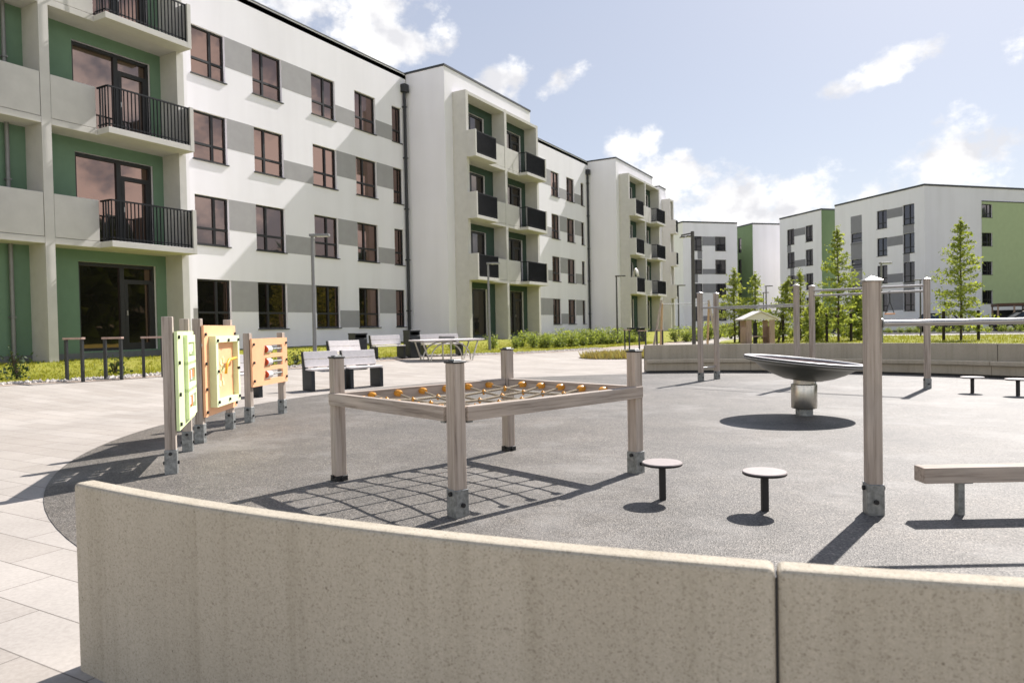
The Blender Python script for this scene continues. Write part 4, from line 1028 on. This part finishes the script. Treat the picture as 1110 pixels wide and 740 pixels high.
# small young plants
def seedling(label, x, y, h, seed):
    t = shrub_proto(seed, M['leaf_dark'], 'small_plant', label, 'plant', None, .16, h, 120, .035); t.location = (x,y,terr(x,y))
seedling('small dark plant in the lawn at the foot of the left green wall', -17.0, 8.1, .55, 51)
seedling('small dark plant at the lawn edge near the left picture border', -15.6, 7.5, .36, 52)
seedling('small plant in the lawn between two bike hoops', -15.3, 9.3, .4, 53)
for k in range(5):
    y = 12.2+k*.75; seedling('small leafy plant on the pebble strip behind the near benches', edge_x(y)-.2, y, .34, 60+k)
for o in list(col.objects):
    if o.get('label') == 'small leafy plant on the pebble strip behind the near benches': o['group'] = 'small plants on the pebble strip'

# ------------------------------------------------------------------ cars and carports
def car(label, x, y, rz, paint, glassm):
    t = thing('parked_car', label, 'car', (x,y,.015), rz); z0 = .015
    c, s_ = math.cos(rz), math.sin(rz)
    def W(a, b, h): return Vector((x+a*c-b*s_, y+a*s_+b*c, z0+h))
    # stations along the length: (a, half width at sill, z bottom, shoulder z, half width at shoulder)
    st = [(-2.15,.62,.42,.72,.60),(-2.05,.80,.28,.92,.76),(-1.5,.88,.22,.98,.86),(-.5,.90,.20,.97,.88),(.6,.90,.20,.95,.88),(1.4,.88,.22,.88,.82),(2.0,.80,.28,.74,.70),(2.2,.60,.40,.60,.52)]
    m = MB(); rings = []
    for a,w0,zb,zs,w1 in st:
        rings.append([W(a,-w0*.9,zb),W(a,-w0,zb+.15),W(a,-w0*1.01,(zb+zs)/2),W(a,-w1,zs),W(a,-w1*.5,zs+.03),W(a,w1*.5,zs+.03),W(a,w1,zs),W(a,w0*1.01,(zb+zs)/2),W(a,w0,zb+.15),W(a,w0*.9,zb)])
    n = 10; vs = [p for r_ in rings for p in r_]; fs = []
    for i in range(len(st)-1):
        for k in range(n): fs.append((i*n+k,i*n+(k+1)%n,(i+1)*n+(k+1)%n,(i+1)*n+k))
    m.add(vs, fs, True); m.add(rings[0], [tuple(range(n))]); m.add(rings[-1], [tuple(range(n))[::-1]])
    b = m.build('body', paint, t)
    cab = [(-1.95,.98,.74),(-1.45,1.42,.60),(-.2,1.50,.62),(.45,1.44,.60),(1.25,.92,.72)]
    m = MB(); rr = [[W(a,-.80 if 0<i<4 else -.74,.955 if i else .95),W(a,-w,h),W(a,w,h),W(a,.80 if 0<i<4 else .74,.955 if i else .95)] for i,(a,h,w) in enumerate(cab)]
    vs = [p for r_ in rr for p in r_]; fs = []
    for i in range(4):
        for k in (0,1,2): fs.append((i*4+k,i*4+k+1,(i+1)*4+k+1,(i+1)*4+k))
    m.add(vs, fs); m.build('cabin_glass', glassm, t)
    m = MB(); m.obox(W(-.5,0,1.50), (W(1,0,0)-W(0,0,0))*.92, (W(0,1,0)-W(0,0,0))*.60, UP*.02); m.build('roof', paint, t, .02, 2)
    for sgn in (-1,1):
        m = MB()
        for (a0,h0),(a1,h1) in (((-1.95,.98),(-1.42,1.47)),((-.35,.97),(-.30,1.48)),((1.25,.93),(.45,1.47))): m.bar(W(a0,sgn*.80,h0), W(a1,sgn*.62,h1), .05, .05)
        m.build('pillar', paint, t)
        for a in (-1.35,1.35):
            m = MB(); p = W(a,sgn*.80,.32); e = (W(0,1,0)-W(0,0,0))*.11*sgn; m.tube([p-e,p+e], .32, 20); wh = m.build('wheel', M['tyre'], t)
            m = MB(); m.tube([p+e,p+e*1.06], .21, 16); m.build('rim', M['rim'], wh)
        m = MB(); m.obox(W(2.08,sgn*.55,.66), (W(1,0,0)-W(0,0,0))*.07, (W(0,1,0)-W(0,0,0))*.14, UP*.06); m.build('headlight', M['clear_lens'], t, .01, 1)
        m = MB(); m.obox(W(-2.07,sgn*.66,.84), (W(1,0,0)-W(0,0,0))*.06, (W(0,1,0)-W(0,0,0))*.10, UP*.08); m.build('tail_light', M['red_lens'], t, .01, 1)
        m = MB(); m.obox(W(.95,sgn*.97,1.0), (W(1,0,0)-W(0,0,0))*.05, (W(0,1,0)-W(0,0,0))*.08, UP*.06); m.build('mirror', paint, t, .02, 1)
car('dark plum hatchback parked left of the lone conical tree', 1.9, 64.2, R(62), M['car_dark'], M['car_glass'])
car('large black car at the right edge, in front of the brown carport', 7.2, 63.8, R(195), M['car_black'], M['car_glass'])
def carport(label, x0, x1, y0, y1, h):
    t = thing('carport', label, 'carport', ((x0+x1)/2,(y0+y1)/2,0))
    m = MB(); m.box(x0,x1,y0,y1,h-.1,h+.12); m.build('roof', M['brown_roof'], t)
    n = int((x1-x0)/1.1)
    for k in range(n+1):
        x = x0+.1+(x1-x0-.2)*k/n
        for y in ((y0+.1,) if k % 2 else (y0+.1,y1-.1)): m = MB(); m.box(x-.06,x+.06,y-.06,y+.06,0,h-.1); m.build('post', M['carport_post'], t)
    m = MB(); m.box(x0+.1,x1-.1,y1-.05,y1,0,h-.4); m.build('back_wall', M['anthracite'], t)
carport('brown flat roofed carport below the green panel', 6.0, 26, 70.5, 75.5, 2.15)
carport('dark low carport behind the trees right of the playhouse', -9.5, -3.5, 70.0, 75.0, 2.2)

# ------------------------------------------------------------------ sun, sky, camera
EL, AZ = 43.5, 9.5                      # sun height and bearing clockwise from +Y
sun = bpy.data.lights.new('sun', 'SUN'); sun.energy = 4.2; sun.angle = R(.55); sun.color = (1,.955,.915)
so = bpy.data.objects.new('sun', sun); col.objects.link(so)
sd = Vector((math.sin(R(AZ))*math.cos(R(EL)), math.cos(R(AZ))*math.cos(R(EL)), math.sin(R(EL))))
so.rotation_euler = sd.to_track_quat('Z','Y').to_euler(); so.location = sd*50

w = bpy.data.worlds.new('World'); sc.world = w; w.use_nodes = True
nt = w.node_tree; nodes = nt.nodes; bg = nodes['Background']; L = nt.links.new
sky = nodes.new('ShaderNodeTexSky'); sky.sky_type = 'NISHITA'; sky.sun_disc = False
sky.sun_elevation = R(EL); sky.sun_rotation = R(AZ); sky.altitude = 100; sky.air_density = 1.0; sky.dust_density = 1.0; sky.ozone_density = 1.0
tc = nodes.new('ShaderNodeTexCoord')
def vm(op, a, b=None):
    x = nodes.new('ShaderNodeVectorMath'); x.operation = op
    if isinstance(a, tuple): x.inputs[0].default_value = a
    else: L(a, x.inputs[0])
    if b is not None:
        if isinstance(b, tuple): x.inputs[1].default_value = b
        else: L(b, x.inputs[1])
    return x
def mt(op, a, b=None, c=None, clamp=False):
    x = nodes.new('ShaderNodeMath'); x.operation = op; x.use_clamp = clamp
    for i, v in enumerate((a,b,c)):
        if v is None: continue
        if isinstance(v, (int,float)): x.inputs[i].default_value = v
        else: L(v, x.inputs[i])
    return x.outputs[0]
dirv = tc.outputs['Generated']
nz = nodes.new('ShaderNodeTexNoise'); nz.inputs['Scale'].default_value = 11; nz.inputs['Detail'].default_value = 9; nz.inputs['Roughness'].default_value = .62; nz.inputs['Lacunarity'].default_value = 2.1
mp = nodes.new('ShaderNodeMapping'); mp.inputs['Scale'].default_value = (1,1,1.35); L(dirv, mp.inputs[0]); L(mp.outputs[0], nz.inputs['Vector'])
nf = nz.outputs['Fac']
# clouds: (direction, half width, half height, tilt, strength)
CL = [((-.625,.665,.405),.10,.042,-10,1.3),((-.575,.730,.366),.046,.026,0,1.1),((-.520,.757,.385),.024,.034,0,1.0),((-.469,.82,.327),.042,.024,20,1.05),
      ((-.403,.858,.320),.036,.019,18,1.1),((-.338,.911,.237),.024,.024,0,1.1),((-.301,.922,.246),.018,.030,-20,1.0),
      ((-.031,.955,.294),.062,.017,16,1.1),((.055,.98,.185),.056,.050,25,1.15),((.105,.947,.300),.018,.035,0,.8),
      ((-.300,.940,.165),.10,.062,0,1.25),((-.210,.968,.145),.10,.052,0,1.25),((-.130,.980,.150),.060,.050,0,1.25),((.0,.99,.14),.13,.03,0,.8)]
NEAR = len(CL)
CL += [((.62,.76,.22),.30,.10,0,1.1),((.85,.45,.26),.30,.13,0,1.2),((.97,.02,.24),.34,.14,0,1.25),((.80,-.58,.26),.36,.15,0,1.25),((.35,-.92,.27),.40,.16,0,1.25),((-.25,-.94,.26),.40,.15,0,1.25),((-.75,-.60,.25),.35,.13,0,1.1)]  # unseen low clouds round the back, added to lift the shaded walls
best = None; rear_fill = None
for ic, (c, hw, hh, tilt, stg) in enumerate(CL):
    c = Vector(c).normalized(); rr = c.cross(Vector((0,0,1))).normalized(); uu = rr.cross(c)
    ct, stt = math.cos(R(tilt)), math.sin(R(tilt)); r2 = rr*ct+uu*stt; u2 = uu*ct-rr*stt
    a = vm('SUBTRACT', dirv, tuple(c))
    dx = vm('DOT_PRODUCT', a.outputs[0], tuple(r2/hw)).outputs['Value']; dy = vm('DOT_PRODUCT', a.outputs[0], tuple(u2/hh)).outputs['Value']
    q = mt('ADD', mt('MULTIPLY', dx, dx), mt('MULTIPLY', dy, dy))
    v = mt('MULTIPLY', mt('SUBTRACT', 1.0, mt('MULTIPLY', q, .55)), stg)
    best = v if best is None else mt('MAXIMUM', best, v)
    if ic >= NEAR: rear_fill = v if rear_fill is None else mt('MAXIMUM', rear_fill, v)
dens = mt('ADD', best, mt('MULTIPLY', mt('SUBTRACT', nf, .555), 4.2))
al = nodes.new('ShaderNodeMapRange'); al.interpolation_type = 'SMOOTHSTEP'; L(dens, al.inputs[0]); al.inputs[1].default_value = .10; al.inputs[2].default_value = .95
# inner light and shade of the clouds from a second noise
n2 = nodes.new('ShaderNodeTexNoise'); n2.inputs['Scale'].default_value = 19; n2.inputs['Detail'].default_value = 6; L(mp.outputs[0], n2.inputs['Vector'])
cr = nodes.new('ShaderNodeValToRGB'); cr.color_ramp.elements[0].color = (5.9,5.9,6.15,1); cr.color_ramp.elements[1].color = (8.6,8.5,8.4,1)
cr.color_ramp.elements[0].position = .36; cr.color_ramp.elements[1].position = .56; L(n2.outputs['Fac'], cr.inputs[0])
mx = nodes.new('ShaderNodeMix'); mx.data_type = 'RGBA'; L(al.outputs[0], mx.inputs[0]); 
veil = nodes.new('ShaderNodeMix'); veil.data_type = 'RGBA'; 
sx = nodes.new('ShaderNodeSeparateXYZ'); L(dirv, sx.inputs[0]); vr = nodes.new('ShaderNodeMapRange'); vr.interpolation_type = 'SMOOTHSTEP'
L(sx.outputs['Z'], vr.inputs[0]); vr.inputs[1].default_value = .36; vr.inputs[2].default_value = .72; vr.inputs[3].default_value = .62; vr.inputs[4].default_value = .0
L(vr.outputs[0], veil.inputs[0]); L(sky.outputs[0], veil.inputs[6]); veil.inputs[7].default_value = (4.35,4.45,5.05,1)
L(veil.outputs[2], mx.inputs[6]); 
lit = nodes.new('ShaderNodeMix'); lit.data_type = 'RGBA'; L(mt('MULTIPLY', rear_fill, 3.0, None, True), lit.inputs[0]); L(cr.outputs[0], lit.inputs[6]); lit.inputs[7].default_value = (13.0,12.7,12.4,1)  # the added unseen clouds get a brighter white as extra fill
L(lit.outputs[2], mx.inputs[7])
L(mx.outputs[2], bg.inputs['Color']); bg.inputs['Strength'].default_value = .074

cam = bpy.data.cameras.new('camera'); co = bpy.data.objects.new('camera', cam); col.objects.link(co)
rx, up_, f_ = Vector((.87074579,.49134686,-.01949445)), Vector((.00663511,.02790073,.99958868)), Vector((-.49168866,.87051698,-.02103431))
co.matrix_world = Matrix(((rx.x,up_.x,-f_.x,0),(rx.y,up_.y,-f_.y,0),(rx.z,up_.z,-f_.z,1.15),(0,0,0,1)))
cam.sensor_width = 36; cam.lens = 770/1110*36; cam.clip_end = 2000; cam.clip_start = .05
cam.dof.use_dof = True; cam.dof.focus_distance = 5.5; cam.dof.aperture_fstop = 4.5
sc.camera = co
sc.view_settings.view_transform = 'Standard'; sc.view_settings.look = 'None'; sc.view_settings.exposure = .93; sc.view_settings.gamma = 1
sc.view_settings.use_curve_mapping = False
sc.cycles.use_denoising = True
sc.cycles.max_bounces = 8
